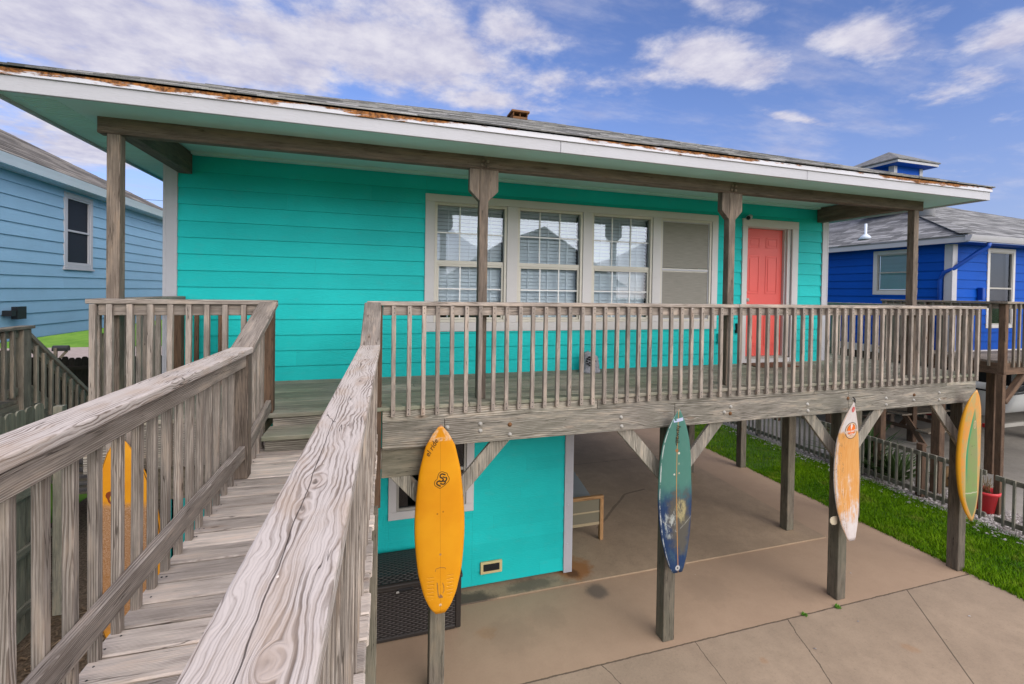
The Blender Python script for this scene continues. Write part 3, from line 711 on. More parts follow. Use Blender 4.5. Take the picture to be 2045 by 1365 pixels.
# lower window and vent
m = MB(); y0, y1 = W - .036, W - .004
m.box(.197, .289, y0, y1, 1.131, 2.06); m.box(1.145, 1.243, y0, y1, 1.131, 2.06); m.box(.197, 1.243, y0, y1, 1.036, 1.13)
m.build('window_casing', P_TRIM, house, .003)
m = MB(); rect_ring(m, .290, 1.144, 1.132, 2.04, .03, W - .02, W + .04); m.box(.321, 1.113, W - .01, W + .03, 1.56, 1.60); fr = m.build('window', P_METAL, house, .002)
m = MB(); m.box(.32, 1.114, W + .01, W + .016, 1.162, 2.01); m.build('pane', GLASSD, fr)
m = MB(); m.box(1.343, 1.63, W - .046, W - .014, .198, .352); v = m.build('wall_vent', P_BEIGE, house, .006)
m = MB()
for k in range(14): m.box(1.386 + k * .0148, 1.386 + k * .0148 + .008, W - .0490, W - .0474, .242, .318)
m.box(1.380, 1.594, W - .0473, W - .0461, .235, .325)
m.build('vent_slots', P_BLACK, v)

# ------------------------------------------------------------------ THE PORCH DECK
deck = empty('porch_deck', (2.5, YD, 0), 'raised weathered wooden deck with baluster railing in front of the turquoise house', 'deck')
m = MB()
y = 4.185
while y < W - .02:
    w = min(.139, W - .01 - y)
    xs_ = [-2.09, random.uniform(-.5, 1.5), random.uniform(2.5, 5), random.uniform(6, 7), 8.055]
    for a, b in zip(xs_, xs_[1:]): m.box(a + .0015, b - .0015, y, y + w - .005, ZD - .035, ZD)
    y += .14
while y < 9.2:
    m.box(7.05, 8.055, y, y + .135, ZD - .035, ZD); y += .14
m.build('floor_boards', W_DECK, deck, .004)
def beamrow(name, xs_, y0, y1, z0, z1, mat=W_BEAM):
    for a, b in zip(xs_, xs_[1:]):
        m = MB(); m.box(a + .0015, b - .0015, y0, y1, z0, z1); m.build(name, mat, deck, .004)
beamrow('rim_board', (.084, 2.2, 5.1, 7.45, 8.045), YD, YD + .038, 2.634, ZD - .037)
beamrow('rim_board', (-2.08, -.90), YD, YD + .038, 2.634, ZD - .037)
beamrow('rim_board', (-.795, -.015), YD, YD + .038, 2.50, ZD - .037)
beamrow('support_beam', (.084, .64, 3.13, 5.66, 8.045), YD - .002, YD + .042, 2.389, 2.632)
beamrow('support_beam', (-2.08, -.90), YD - .002, YD + .042, 2.389, 2.632)
beamrow('support_beam', (.082, .53), YD + .045, YD + .085, 2.12, 2.384, W_SUPP)
beamrow('support_beam', (-1.80, -.90), YD + .045, YD + .085, 2.12, 2.384, W_SUPP)
m = MB(); m.box(8.006, 8.044, YD + .04, 9.2, 2.50, ZD - .037); m.build('rim_board', W_BEAM, deck, .004)
m = MB(); m.box(-2.08, -2.042, YD + .04, W - .03, 2.50, ZD - .037); m.build('rim_board', W_BEAM, deck, .004)
m = MB()   # joists under the boards
x = -1.7
while x < 8: m.box(x, x + .038, YD + .045, W - .03, 2.60, ZD - .037); x += .4
m.build('floor_joists', W_SUPP, deck)
# front rail, right part
m = MB(); m.box(-.055, 3.93, 4.165, 4.305, 3.679, 3.716); m.box(3.933, 8.173, 4.165, 4.305, 3.680, 3.717); m.build('rail_cap', W_RAIL, deck, .005)
m = MB(); m.box(.08, 4.2, YD, YD + .038, 3.592, 3.677); m.box(4.203, 8.04, YD, YD + .038, 3.592, 3.677); m.build('top_rail', W_RAIL, deck, .004)
def baluster(parent, x, y, z0, z1, mat=W_RAIL, w=.037, screws=None):
    m = MB(); j = random.uniform(-.003, .003); t = random.uniform(-.004, .004)
    m.board((x + j, y, z0), (x + j + t, y, z1), w, w, (0, 1, 0))
    b = m.build('baluster', mat, parent, .003)
    return b
SCREW = []
x = .160; k = 0
while x < 7.99:
    baluster(deck, x + .018, 4.1815, 2.688, 3.677)
    for z in (2.71, 2.75, 3.615, 3.655): SCREW.append((x + .018, 4.1625, z))
    x += .1305
m = MB()
for (a, b, c) in SCREW: m.lathe((a, b, c), [(.0045, .001), (.0045, -.0012)], 6, ax='y')
m.build('rail_screws', P_DARKM, deck)['kind'] = 'stuff'
# right side rail going back
m = MB(); m.box(7.99, 8.13, 4.3055, 9.2, 3.679, 3.716); m.build('rail_cap', W_RAIL, deck, .005)
m = MB(); m.box(8.002, 8.04, YD + .04, 9.2, 3.592, 3.677); m.build('top_rail', W_RAIL, deck, .004)
y = 4.36
while y < 9.1: baluster(deck, 8.0635, y, 2.688, 3.677); y += .1305
for (x, y) in ((7.955, 4.285), (7.955, 6.7)):
    m = MB(); m.box(x - .044, x + .044, y - .044, y + .044, ZD, 3.677); m.build('rail_post', W_POST, deck, .004)
# left part of the front rail and left side rail
m = MB(); m.box(-2.055, -.78, 4.165, 4.305, 3.680, 3.716); m.build('rail_cap', W_RAIL, deck, .005)
m = MB(); m.box(-1.99, -.88, YD, YD + .038, 3.592, 3.678); m.build('top_rail', W_RAIL, deck, .004)
x = -1.922
while x < -.95: baluster(deck, x + .018, 4.1815, 2.40, 3.678); x += .1275
m = MB(); m.box(-2.03, -1.992, 4.163, 4.20, 2.40, 3.678); m.build('rail_post', W_RAIL, deck, .004)
m = MB(); m.box(-2.055, -1.905, 4.3055, 5.63, 3.681, 3.717); m.build('rail_cap', W_RAIL, deck, .005)
m = MB(); m.box(-2.035, -1.998, YD + .04, 5.62, 3.592, 3.679); m.build('top_rail', W_RAIL, deck, .004)
y = 4.34
while y < 5.45: baluster(deck, -2.0555, y, 2.60, 3.679); y += .1305
m = MB(); m.box(-1.99, -1.90, 5.50, 5.59, ZD, 3.679); m.build('rail_post', W_BROWN, deck, .004)
for k in range(3): baluster(deck, -1.78 + k * .11, 5.55, ZD, 3.60, W_BROWN)
# posts at the walkway opening
m = MB(); m.box(-.885, -.797, 4.212, 4.298, ZD, 3.680); m.build('rail_post', W_BROWN, deck, .004)
m = MB(); m.box(-.012, .078, 4.198, 4.286, 1.875, 3.678); m.build('rail_post', W_BROWN, deck, .004)
# support posts, braces, bolts
for (x, y, zt_) in ((.535, 4.247, 2.63), (3.077, 4.247, 2.63), (5.617, 4.247, 2.63), (7.868, 4.247, 2.63), (-1.86, 4.247, 2.63), (6.44, 5.722, 2.44), (7.90, 5.722, 2.63), (7.81, 8.14, 2.63), (6.44, 8.14, 2.44), (6.44, 11.5, 2.44), (3.2, 11.5, 2.44), (7.81, 11.5, 2.44)):
    m = MB(); z0 = .019 if (x < 6.9 and y > 5.42) else 0.0
    m.box(x, x + .142, y, y + .142, z0, zt_); m.build('support_post', W_SUPP, deck, .006)
for (px, s0) in ((.606, 1), (.606, -1), (3.148, 1), (3.148, -1), (5.688, 1), (5.688, -1), (7.939, -1)):
    m = MB()
    pl = lambda a, b, t, px=px, s0=s0: (px + s0 * a, t, b)
    m.prism([(.0, 1.63), (.0, 1.83), (.505, 2.386), (.695, 2.386)], pl, 4.252, 4.29); m.build('brace', W_BEAM, deck, .004)
BOLT = [(.665, 2.554), (.977, 2.565), (.978, 2.499), (1.269, 2.54), (1.271, 2.443), (2.476, 2.53), (2.484, 2.435), (3.782, 2.502), (3.87, 2.559), (3.865, 2.485), (4.995, 2.524), (5.005, 2.445), (5.648, 2.561), (5.741, 2.544), (6.306, 2.527), (6.309, 2.443), (6.817, 2.546), (6.811, 2.474), (7.297, 2.549), (7.301, 2.454)]
for i, (x, z) in enumerate(BOLT):
    m = MB(); m.lathe((x, YD - .002, z), [(.022, 0), (.022, -.003), (.013, -.004), (.013, -.013), (.006, -.016)], 10, ax='y'); m.build('bolt', P_RUST if i in (3, 9, 12, 16) else P_METAL, deck)

# ------------------------------------------------------------------ THE WALKWAY
walk = empty('boardwalk', (-.43, 3.45, 0), 'weathered grey wooden walkway with handrails and one step leading up to the deck', 'walkway')
ZW = 2.54
m = MB(); y = -1.6
while y < 4.17:
    m.box(-.885 + random.uniform(-.006, .006), .03 + random.uniform(-.006, .006), y, y + .128, ZW - .035 + random.uniform(-.002, .0), ZW + random.uniform(-.002, .001)); y += .1395
m.build('floor_boards', W_WALK, walk, .006)
m = MB(); y = -1.6
while y < 4.17:
    for x in (-.855, -.835, -.44, -.03, -.01): m.lathe((x + random.uniform(-.006, .006), y + random.choice((.035, .095)), ZW - .0005), [(.0042, -.002), (.0042, .0012)], 6)
    y += .1395
m.build('floor_screws', P_DARKM, walk)['kind'] = 'stuff'
m = MB(); m.box(-.83, -.02, 3.90, 4.19, 2.632, 2.67); m.build('step_tread', W_DECK, walk, .005)
m = MB(); m.box(-.81, -.03, 3.93, 3.965, ZW + .002, 2.630); m.build('step_riser', W_BEAM, walk, .003)
for x in (-.86, -.035): 
    m = MB(); m.box(x, x + .038, -1.6, 4.17, 2.30, ZW - .037); m.build('stringer', W_BEAM, walk, .003)
CY = 3.43
for side in (0, 1):
    s = 1 if side == 0 else -1      # inward direction in x
    cx = -.8375 if side == 0 else -.02
    cm = W_FIG
    sk = (lambda yy: -.0135 * (3.43 - yy)) if side else (lambda yy: 0.0)
    cw = .138
    m = MB(); m.board((cx + sk(-1.6), -1.6, 3.402), (cx, CY, 3.402), cw, .038, rn=.62); m.build('rail_cap', cm, walk, .007, 2)
    p0 = Vector((cx, CY + .001, 3.402)); p1 = Vector((cx, 4.163, 3.690)); 
    m = MB(); m.board(p0, p1, cw, .038, cut1=.0); m.build('rail_cap', W_RAIL, walk, .006)
    rx = cx + s * .012
    m = MB(); m.board((rx + sk(-1.6), -1.6, 3.337), (rx, CY - .02, 3.337), .038, .0905); m.build('top_rail', W_RAIL, walk, .004)
    m = MB(); m.board((rx, CY + .02, 3.345), (rx, 4.16, 3.622), .038, .088); m.build('top_rail', W_RAIL, walk, .004)
    m = MB(); m.board((rx + sk(-1.6), -1.6, 2.72), (rx, 3.40, 2.72), .038, .09); m.build('bottom_rail', W_RAIL, walk, .004)
    m = MB(); m.board((rx, 3.52, 2.725), (rx, 4.13, 2.86), .038, .09); m.build('bottom_rail', W_RAIL, walk, .004)
    bx_ = rx - s * .038
    y = -1.5
    while y < 3.36: baluster(walk, bx_ + sk(y), y, 2.46, 3.3825, W_RAIL, .031); y += .130
    for k in range(5):
        yy = 3.58 + k * .115; zz = 3.345 + (yy - CY) * .3855
        baluster(walk, bx_, yy, 2.40, zz + .04, W_RAIL, .040)
    for yy in (3.45, 1.0, -1.3):
        if side and yy < 3: continue
        m = MB(); m.box(rx - s * .012 - .044, rx - s * .012 + .044, yy - .044, yy + .044, 0.0 if yy < 3 or side else ZW + .001, 3.381); m.build('rail_post', W_POST, walk, .004)
    m = MB(); m.box(cx - .07, cx + .07, 3.2, 3.34, 0, 2.30); m.build('support_post', W_SUPP, walk, .005)
walk.rotation_euler = (0, 0, -.021)

# ------------------------------------------------------------------ SURFBOARDS
def interp(pts, s):
    for (a, va), (b, vb) in zip(pts, pts[1:]):
        if s <= b:
            t = (s - a) / (b - a); return va + (vb - va) * t
    return pts[-1][1]
def smooth_prof(pts, s):
    # Catmull-Rom through the profile points
    P = [pts[0]] + list(pts) + [pts[-1]]
    for i in range(1, len(P) - 2):
        if s <= P[i + 1][0] or i == len(P) - 3:
            t = (s - P[i][0]) / max(1e-6, P[i + 1][0] - P[i][0]); a, b, c, d = (P[i - 1][1], P[i][1], P[i + 1][1], P[i + 2][1])
            return .5 * ((2 * b) + (-a + c) * t + (2 * a - 5 * b + 4 * c - d) * t * t + (-a + 3 * b - 3 * c + d) * t ** 3)
class Board:
    def __init__(s, xb, zb, xt, zt, width, y0, nose=.08, tail=.03, prof=None, thick=.058, fin=True):
        s.xb, s.zb, s.xt, s.zt, s.w, s.y0, s.nose, s.tail, s.th = xb, zb, xt, zt, width, y0, nose, tail, thick
        s.prof = prof or [(0, .20), (.03, .42), (.10, .66), (.22, .88), (.40, 1.0), (.55, .98), (.75, .83), (.883, .60), (.925, .43), (.965, .25), (1, .02)]
    def hw(s, t): return max(.004, s.w / 2 * smooth_prof(s.prof, t))
    def cy(s, t): return s.y0 - s.nose * max(0, (t - .45) / .55) ** 2.4 - s.tail * max(0, (.45 - t) / .45) ** 2.2
    def thick(s, t): return max(.006, s.th * (1 - abs(2 * t - .95) ** 3.2 * .86))
    def cen(s, t): return s.xb + (s.xt - s.xb) * t, s.zb + (s.zt - s.zb) * t
    def surf(s, u, t, off=.0):
        """point on the outward (deck) face; u in metres from the stringer"""
        x, z = s.cen(t); h = s.hw(t); k = min(1.0, abs(u) / h)
        b = s.thick(t) / 2 * (1 - k ** 2.6) ** .5 if k < 1 else 0
        return (x + u, s.cy(t) - b - off, z)
    def body(s, mat, name, parent=None):
        m = MB(); N = 44; K = 22; vs = []; wc = []
        for i in range(N + 1):
            t = i / N; x, z = s.cen(t); h = s.hw(t); th = s.thick(t) / 2; y = s.cy(t)
            for k in range(K):
                a = 2 * math.pi * k / K; c, sn = math.cos(a), math.sin(a)
                ux = math.copysign(abs(c) ** .78, c) * h; uy = math.copysign(abs(sn) ** .9, sn) * th
                vs.append((x + ux, y - uy, z)); wc.append((ux, t, sn))
        fs = [(i * K + k, i * K + (k + 1) % K, (i + 1) * K + (k + 1) % K, (i + 1) * K + k) for i in range(N) for k in range(K)]
        fs += [tuple(range(K)), tuple(range(N * K, N * K + K))]
        m.add(vs, fs, wc, .5, True)
        return m.build(name, mat, parent)
    def L(s): return math.hypot(s.zt - s.zb, s.xt - s.xb)
    def ribbon(s, m, pts, w, off=.0012, closed=False):
        """flat painted/stuck line on the deck face; pts (u metres, t)"""
        n = len(pts); L = s.L()
        P = [Vector((u, t * L)) for u, t in pts]
        vs = []
        for i in range(n):
            a = P[(i - 1) % n] if closed or i > 0 else P[i]; b = P[(i + 1) % n] if closed or i < n - 1 else P[i]
            d = (b - a).normalized(); q = Vector((-d.y, d.x)) * (w / 2)
            for g in (1, -1):
                r = P[i] + q * g; vs.append(s.surf(r.x, r.y / L, off))
        fs = [(2 * i, 2 * i + 1, (2 * i + 3) % (2 * n), (2 * i + 2) % (2 * n)) for i in range(n if closed else n - 1)]
        m.add(vs, fs)
    def fan(s, m, loop, off=.001, c=None):
        if c is None: c = (sum(p[0] for p in loop) / len(loop), sum(p[1] for p in loop) / len(loop))
        vs = [s.surf(c[0], c[1], off)] + [s.surf(u, t, off) for u, t in loop]; n = len(loop)
        m.add(vs, [(0, i + 1, (i + 1) % n + 1) for i in range(n)])
def ell(cu, ct, ru, rt, n=28): return [(cu + ru * math.cos(2 * math.pi * i / n), ct + rt * math.sin(2 * math.pi * i / n)) for i in range(n)]
INK = paint('black_ink', (.03, .022, .012), .5, .05)
INKW = paint('white_print', (.68, .60, .54), .5, .05)
INKO = paint('orange_print', (.78, .16, .01), .5, .05)
INKP = paint('peach_print', (.62, .40, .26), .5, .05)
INKR = paint('red_print', (.50, .09, .08), .5, .1)

def boardmat(name, fn, rough=.32):
    m = NT(name); u, t, f = m.xyz(m.wc())
    c = fn(m, u, t, f)
    return m.done(c, rough, .45)
def f1(m, u, t, f):
    o = m.obj(); n = m.noise(o, 3, 4, .6); c = m.mix(m.ss(n, .3, .7), (.63, .245, .003), (.69, .295, .006))
    au = m.M('ABSOLUTE', u)
    c = m.mix(m.M('MULTIPLY', m.ss(au, .0022, .001), m.ss(t, .99, .9, 0, .6)), c, (.25, .10, .01))
    nn = m.noise(o, 40, 4, .7)
    band = m.M('MULTIPLY', m.ss(m.M('ABSOLUTE', m.M('SUBTRACT', t, .923)), .014, .004), m.ss(nn, .40, .58))
    edge = m.M('MULTIPLY', m.M('MULTIPLY', m.ss(t, .91, .935), m.ss(t, .99, .96)), m.M('MULTIPLY', m.ss(m.M('SUBTRACT', m.M('MULTIPLY', m.M('SUBTRACT', 1.0, t), .85), au), .016, .004), m.ss(nn, .35, .6)))
    c = m.mix(m.M('MULTIPLY', m.M('MAXIMUM', band, edge), .85), c, (.66, .45, .28))
    c = m.mix(m.ss(t, .985, .995), c, (.22, .09, .03))
    def spot(c, uu, tt, r, colr, k=.8):
        d = m.M('SQRT', m.M('ADD', m.M('POWER', m.M('SUBTRACT', u, uu), 2.0), m.M('POWER', m.M('MULTIPLY', m.M('SUBTRACT', t, tt), 1.72), 2.0)))
        return m.mix(m.M('MULTIPLY', m.ss(d, r, r * .4), k), c, colr)
    c = spot(c, -.026, .526, .011, (.22, .075, .01)); c = spot(c, .026, .534, .011, (.26, .085, .01))
    c = spot(c, .0, .31, .013, (.22, .16, .10)); c = spot(c, .0, .925, .010, (.30, .18, .10)); c = spot(c, 0, .045, .016, (.7, .62, .5), .7); c = spot(c, 0, .04, .009, (.3, .15, .05))
    pad = m.M('MULTIPLY', m.ss(m.M('SINE', m.M('MULTIPLY', t, 330.0)), .55, .95), m.M('MULTIPLY', m.M('MULTIPLY', m.ss(t, .075, .09), m.ss(t, .20, .19)), m.M('MULTIPLY', m.ss(au, .055, .065), m.ss(au, .125, .105))))
    c = m.mix(m.M('MULTIPLY', pad, .35), c, (.55, .20, .005))
    m.bump(m.M('MULTIPLY', pad, -1.0), .4, .01)
    return c
def f2(m, u, t, f):
    o = m.obj(); n = m.noise(o, 6, 6, .7); n2 = m.noise(m.scale(o, (1, 1, .45)), 18, 5, .7)
    k = m.ss(m.M('ADD', t, m.M('MULTIPLY', m.M('SUBTRACT', n, .5), .20)), .40, .56)
    c = m.mix(k, (.007, .030, .090), (.055, .165, .130))
    c = m.mix(m.ss(n2, .5, .75, 0, .35), c, (.10, .20, .17))
    def bl(uu, tt, ru, rt):
        d = m.M('SQRT', m.M('ADD', m.M('POWER', m.M('MULTIPLY', m.M('SUBTRACT', u, uu), 1 / ru), 2.0), m.M('POWER', m.M('MULTIPLY', m.M('SUBTRACT', t, tt), 1 / rt), 2.0)))
        return m.ss(m.M('ADD', d, m.M('MULTIPLY', m.M('SUBTRACT', n, .5), 2.2)), 1.15, .5)
    c = m.mix(m.M('MULTIPLY', bl(.05, .31, .16, .22), .85), c, (.085, .075, .05))
    c = m.mix(m.M('MULTIPLY', m.M('MULTIPLY', bl(.06, .38, .07, .09), m.ss(n2, .42, .55)), .9), c, (.34, .29, .14))
    c = m.mix(m.M('MULTIPLY', m.M('MULTIPLY', bl(-.08, .30, .08, .09), m.ss(n2, .45, .6)), .8), c, (.40, .42, .38))
    ln = m.M('ABSOLUTE', m.M('SUBTRACT', m.M('SUBTRACT', t, .245), m.M('MULTIPLY', m.M('ABSOLUTE', m.M('ADD', u, .0)), .42)))
    c = m.mix(m.M('MULTIPLY', m.M('MULTIPLY', m.ss(ln, .005, .001), m.ss(n2, .40, .55)), .5), c, (.42, .42, .38))
    au = m.M('ABSOLUTE', m.M('ADD', u, m.M('MULTIPLY', m.M('SUBTRACT', t, .5), .012)))
    c = m.mix(m.ss(au, .0045, .003), c, (.42, .20, .05))
    rail = m.M('MULTIPLY', m.ss(m.M('ABSOLUTE', m.M('SUBTRACT', f, .42)), .10, .04), m.M('MULTIPLY', m.ss(n2, .42, .55), m.M('LESS_THAN', u, 0.0)))
    c = m.mix(m.M('MULTIPLY', rail, .8), c, (.55, .58, .55))
    def dot(c, uu, tt, r, cl, kk=.9):
        d = m.M('SQRT', m.M('ADD', m.M('POWER', m.M('SUBTRACT', u, uu), 2.0), m.M('POWER', m.M('MULTIPLY', m.M('SUBTRACT', t, tt), 1.73), 2.0)))
        return m.mix(m.M('MULTIPLY', m.ss(d, r, r * .75), kk), c, cl)
    c = dot(c, -.005, .745, .022, (.30, .10, .03), .8); c = dot(c, .022, .727, .014, (.62, .58, .45)); c = dot(c, .025, .662, .014, (.30, .32, .2), .6)
    c = dot(c, -.03, .598, .012, (.5, .48, .42)); c = dot(c, .03, .603, .012, (.33, .3, .2)); c = dot(c, 0, .028, .032, (.5, .5, .47), .75); c = dot(c, 0, .028, .012, (.01, .01, .01))
    return c
def f3(m, u, t, f):
    o = m.obj(); n = m.noise(m.scale(o, (1, 1, .5)), 9, 7, .75); st = m.noise(m.scale(o, (14, 14, 1.2)), 4, 4, .7)
    white = m.mix(m.ss(n, .3, .7), (.50, .43, .40), (.60, .55, .52))
    org = m.mix(m.ss(st, .3, .7), (.56, .235, .045), (.60, .31, .10))
    wear = m.M('ADD', m.M('MULTIPLY', n, .8), m.M('MULTIPLY', st, .4))
    au = m.M('ABSOLUTE', m.M('ADD', u, -.015))
    lim = m.M('ADD', m.ss(t, .06, .34, .46, .70), m.ss(t, .45, .58, 0, .16))
    k = m.ss(m.M('SUBTRACT', wear, lim), .12, -.10)
    k = m.M('MULTIPLY', k, m.M('MULTIPLY', m.ss(m.M('ADD', t, m.M('MULTIPLY', n, .05)), .815, .79), m.ss(m.M('ADD', au, m.M('MULTIPLY', n, .09)), .25, .21)))
    k = m.M('MULTIPLY', k, m.ss(t, .04, .09))
    c = m.mix(k, white, org)
    c = m.mix(m.M('MULTIPLY', m.ss(m.M('ABSOLUTE', m.M('SUBTRACT', f, .30)), .14, .05), .7), c, (.62, .33, .10))
    cr = m.noise(m.scale(o, (3.0, 3.0, .8)), 5.0, 3, .6)
    crk = m.M('MULTIPLY', m.ss(m.M('ABSOLUTE', m.M('SUBTRACT', cr, .52)), .008, .003), m.ss(u, -.04, -.09))
    c = m.mix(m.M('MULTIPLY', crk, .75), c, (.16, .10, .05))
    c = m.mix(m.M('MULTIPLY', m.ss(st, .62, .72), m.M('MULTIPLY', m.ss(t, .27, .2), .5)), c, (.45, .16, .05))
    m.bump(wear, .25, .004)
    return c
def f4(m, u, t, f):
    o = m.obj(); n = m.noise(m.scale(o, (1, 1, .5)), 10, 6, .72); n2 = m.noise(o, 3, 4)
    deckc = m.mix(m.ss(n, .42, .62), (.58, .25, .05), (.40, .29, .10))
    edge = m.ss(f, .62, .45)
    c = m.mix(edge, deckc, (.60, .27, .003))
    au = m.M('ABSOLUTE', m.M('ADD', u, .010))
    # green lens: half-width shrinking to a point at t=.86 and t=.07
    hw = m.M('MULTIPLY', .118, m.M('SQRT', m.M('MAXIMUM', .0, m.M('MULTIPLY', m.ss(t, .03, .22, .0, 1.0), m.ss(t, .86, .45, .0, 1.0)))))
    d = m.M('SUBTRACT', m.M('ADD', au, m.M('MULTIPLY', m.M('SUBTRACT', n, .5), .012)), hw)
    gin = m.mix(m.ss(n2, .35, .65), (.17, .255, .075), (.21, .22, .085))
    gin = m.mix(m.M('MULTIPLY', m.ss(n, .55, .7), .5), gin, (.16, .13, .06))
    gin = m.mix(m.ss(t, .22, .16, 0, .7), gin, (.13, .155, .075))
    gin = m.mix(m.M('MULTIPLY', m.ss(d, -.045, -.02), m.M('MULTIPLY', m.ss(u, .01, -.05), m.ss(t, .25, .45))), gin, (.03, .235, .10))
    c = m.mix(m.M('MULTIPLY', m.ss(d, .003, -.003), m.ss(f, .3, .4)), c, gin)
    c = m.mix(m.M('MULTIPLY', m.ss(m.M('ABSOLUTE', m.M('SUBTRACT', d, .006)), .006, .003), m.M('MULTIPLY', m.ss(f, .3, .4), m.ss(t, .8, .6, 0, .8))), c, (.50, .36, .16))
    l = m.M('ABSOLUTE', m.M('SUBTRACT', t, m.M('ADD', .215, m.M('MULTIPLY', m.M('SUBTRACT', n, .5), .02))))
    c = m.mix(m.M('MULTIPLY', m.ss(l, .006, .002), m.M('MULTIPLY', m.ss(d, .003, -.003), .8)), c, (.45, .42, .3))
    def dot(c, uu, tt, r, cl, kk=.9):
        dd = m.M('SQRT', m.M('ADD', m.M('POWER', m.M('SUBTRACT', u, uu), 2.0), m.M('POWER', m.M('MULTIPLY', m.M('SUBTRACT', t, tt), 1.78), 2.0)))
        return m.mix(m.M('MULTIPLY', m.ss(dd, r, r * .7), kk), c, cl)
    c = dot(c, -.02, .57, .010, (.05, .04, .02)); c = dot(c, .02, .575, .008, (.1, .08, .03)); c = dot(c, -.03, .505, .008, (.1, .07, .03))
    return c
def f5(m, u, t, f):
    o = m.obj(); n = m.noise(o, 130, 4, .75); n2 = m.noise(o, 4, 4)
    c = m.mix(m.ss(n2, .3, .7), (.66, .25, .004), (.74, .32, .008))
    zone = m.M('MULTIPLY', m.ss(m.M('ADD', t, m.M('MULTIPLY', m.M('SUBTRACT', n2, .5), .1)), .73, .68), m.ss(t, .12, .2))
    zone = m.M('MULTIPLY', zone, m.ss(m.M('ADD', m.M('ABSOLUTE', u), m.M('MULTIPLY', m.ss(t, .55, .4), .03)), .215, .18))
    sp = m.mix(m.ss(n, .40, .66), (.26, .12, .045), (.47, .31, .21))
    sp = m.mix(m.ss(t, .5, .3, 0, .45), sp, (.35, .16, .05))
    c = m.mix(m.M('MULTIPLY', zone, .9), c, sp)
    c = m.mix(m.M('MULTIPLY', m.ss(m.M('ABSOLUTE', m.M('SUBTRACT', f, .36)), .06, .03), .9), c, (.06, .03, .01))
    c = m.mix(m.M('MULTIPLY', m.ss(m.M('ABSOLUTE', m.M('ADD', u, m.M('MULTIPLY', m.M('SUBTRACT', t, .85), .03))), .004, .002), m.ss(t, .7, .75)), c, (.75, .46, .12))
    m.bump(n, .3, .004)
    return c
GB = 'surfboards hung along the deck front'
def surfboard(b, matfn, label, rough=.32):
    o = b.body(boardmat('surfboard_finish', matfn, rough), 'surfboard')
    return tag(o, label, 'surfboard', GB)
def textobj(name, txt, b, u0, t0, size, ang, mat, parent, off=.002, spread=0, shear=0.0):
    cu = bpy.data.curves.new('lettering', 'FONT'); cu.body = txt; cu.size = size; cu.shear = shear; cu.align_x = 'CENTER'; cu.align_y = 'CENTER'; cu.offset = spread; cu.resolution_u = 3
    ob = bpy.data.objects.new('lettering', cu); col.objects.link(ob)
    me = bpy.data.meshes.new_from_object(ob.evaluated_get(bpy.context.evaluated_depsgraph_get()))
    bpy.data.objects.remove(ob)
    L = b.L(); ca, sa = math.cos(ang), math.sin(ang)
    for v in me.vertices:
        u = u0 + v.co.x * ca - v.co.y * sa; t = t0 + (v.co.x * sa + v.co.y * ca) / L
        v.co = b.surf(u, t, off)
    me.materials.clear(); me.materials.append(mat)
    o = bpy.data.objects.new(name, me); col.objects.link(o); o.parent = parent
    return o

# 1 yellow
b1 = Board(.612, .897, .586, 2.622, .452, 4.135, .07, .03, thick=.06)
s1 = surfboard(b1, f1, 'bright yellow-orange surfboard with a black double-S emblem, hung beside the turquoise lower room')
m = MB(); L = b1.L()
def em(pts, w): b1.ribbon(m, [(u, .705 + v / L) for u, v in pts], w)
def arc(cx, cy, r, a0, a1, n=8): return [(cx + r * math.cos(R(a0 + (a1 - a0) * i / n)), cy + r * math.sin(R(a0 + (a1 - a0) * i / n))) for i in range(n + 1)]
rot = lambda pts, a: [(u * math.cos(a) - v * math.sin(a), u * math.sin(a) + v * math.cos(a)) for u, v in pts]
A_ = R(-28)
em(rot([(.020, .060), (-.004, .058)] + arc(-.004, .040, .018, 90, 270, 7) + [(.008, .022)] + arc(.008, .006, .016, 90, -90, 7) + [(-.012, -.010)], A_), .013)
em(rot([(.030, .036), (.004, .036)], A_), .010)
em(rot([(.034, .042)] + arc(.030, .022, .020, 80, -70, 7) + [(.014, -.000)], A_), .013)
em(rot([(.004, -.012)] + arc(.000, -.030, .018, 90, 270, 7) + [(.030, -.050)], A_), .013)
em(rot([(.012, -.028), (.036, -.026)] + arc(.034, -.008, .018, -80, 60, 6), A_), .012)
out = rot([(.026, .078), (.000, .076)] + arc(-.006, .042, .036, 105, 210, 6) + arc(-.004, -.030, .036, 140, 262, 7) + [(.034, -.070), (.058, -.030)] + arc(.034, .022, .040, -30, 75, 7) + [(.026, .078)], A_)
em(out, .0055)
m.build('emblem', INK, s1)
textobj('lettering', 'el ride', b1, -.078, .880, .066, R(60), INK, s1, spread=.0005, shear=.25)
m = MB(); b1.ribbon(m, [(-.03, .165), (-.026, .14), (-.022, .11), (-.018, .09), (.02, .088)], .007); b1.ribbon(m, [(.02, .16), (.03, .14), (.032, .12), (.022, .105)], .005); b1.ribbon(m, [(-.045, .225), (-.04, .238), (0, .242), (.04, .238), (.048, .23)], .004)
b1.fan(m, [(-.016, .082), (.024, .082), (.012, .096), (-.004, .102)])
m.build('glue_scars', paint('glue_scar', (.24, .12, .05), .8, .3), s1)
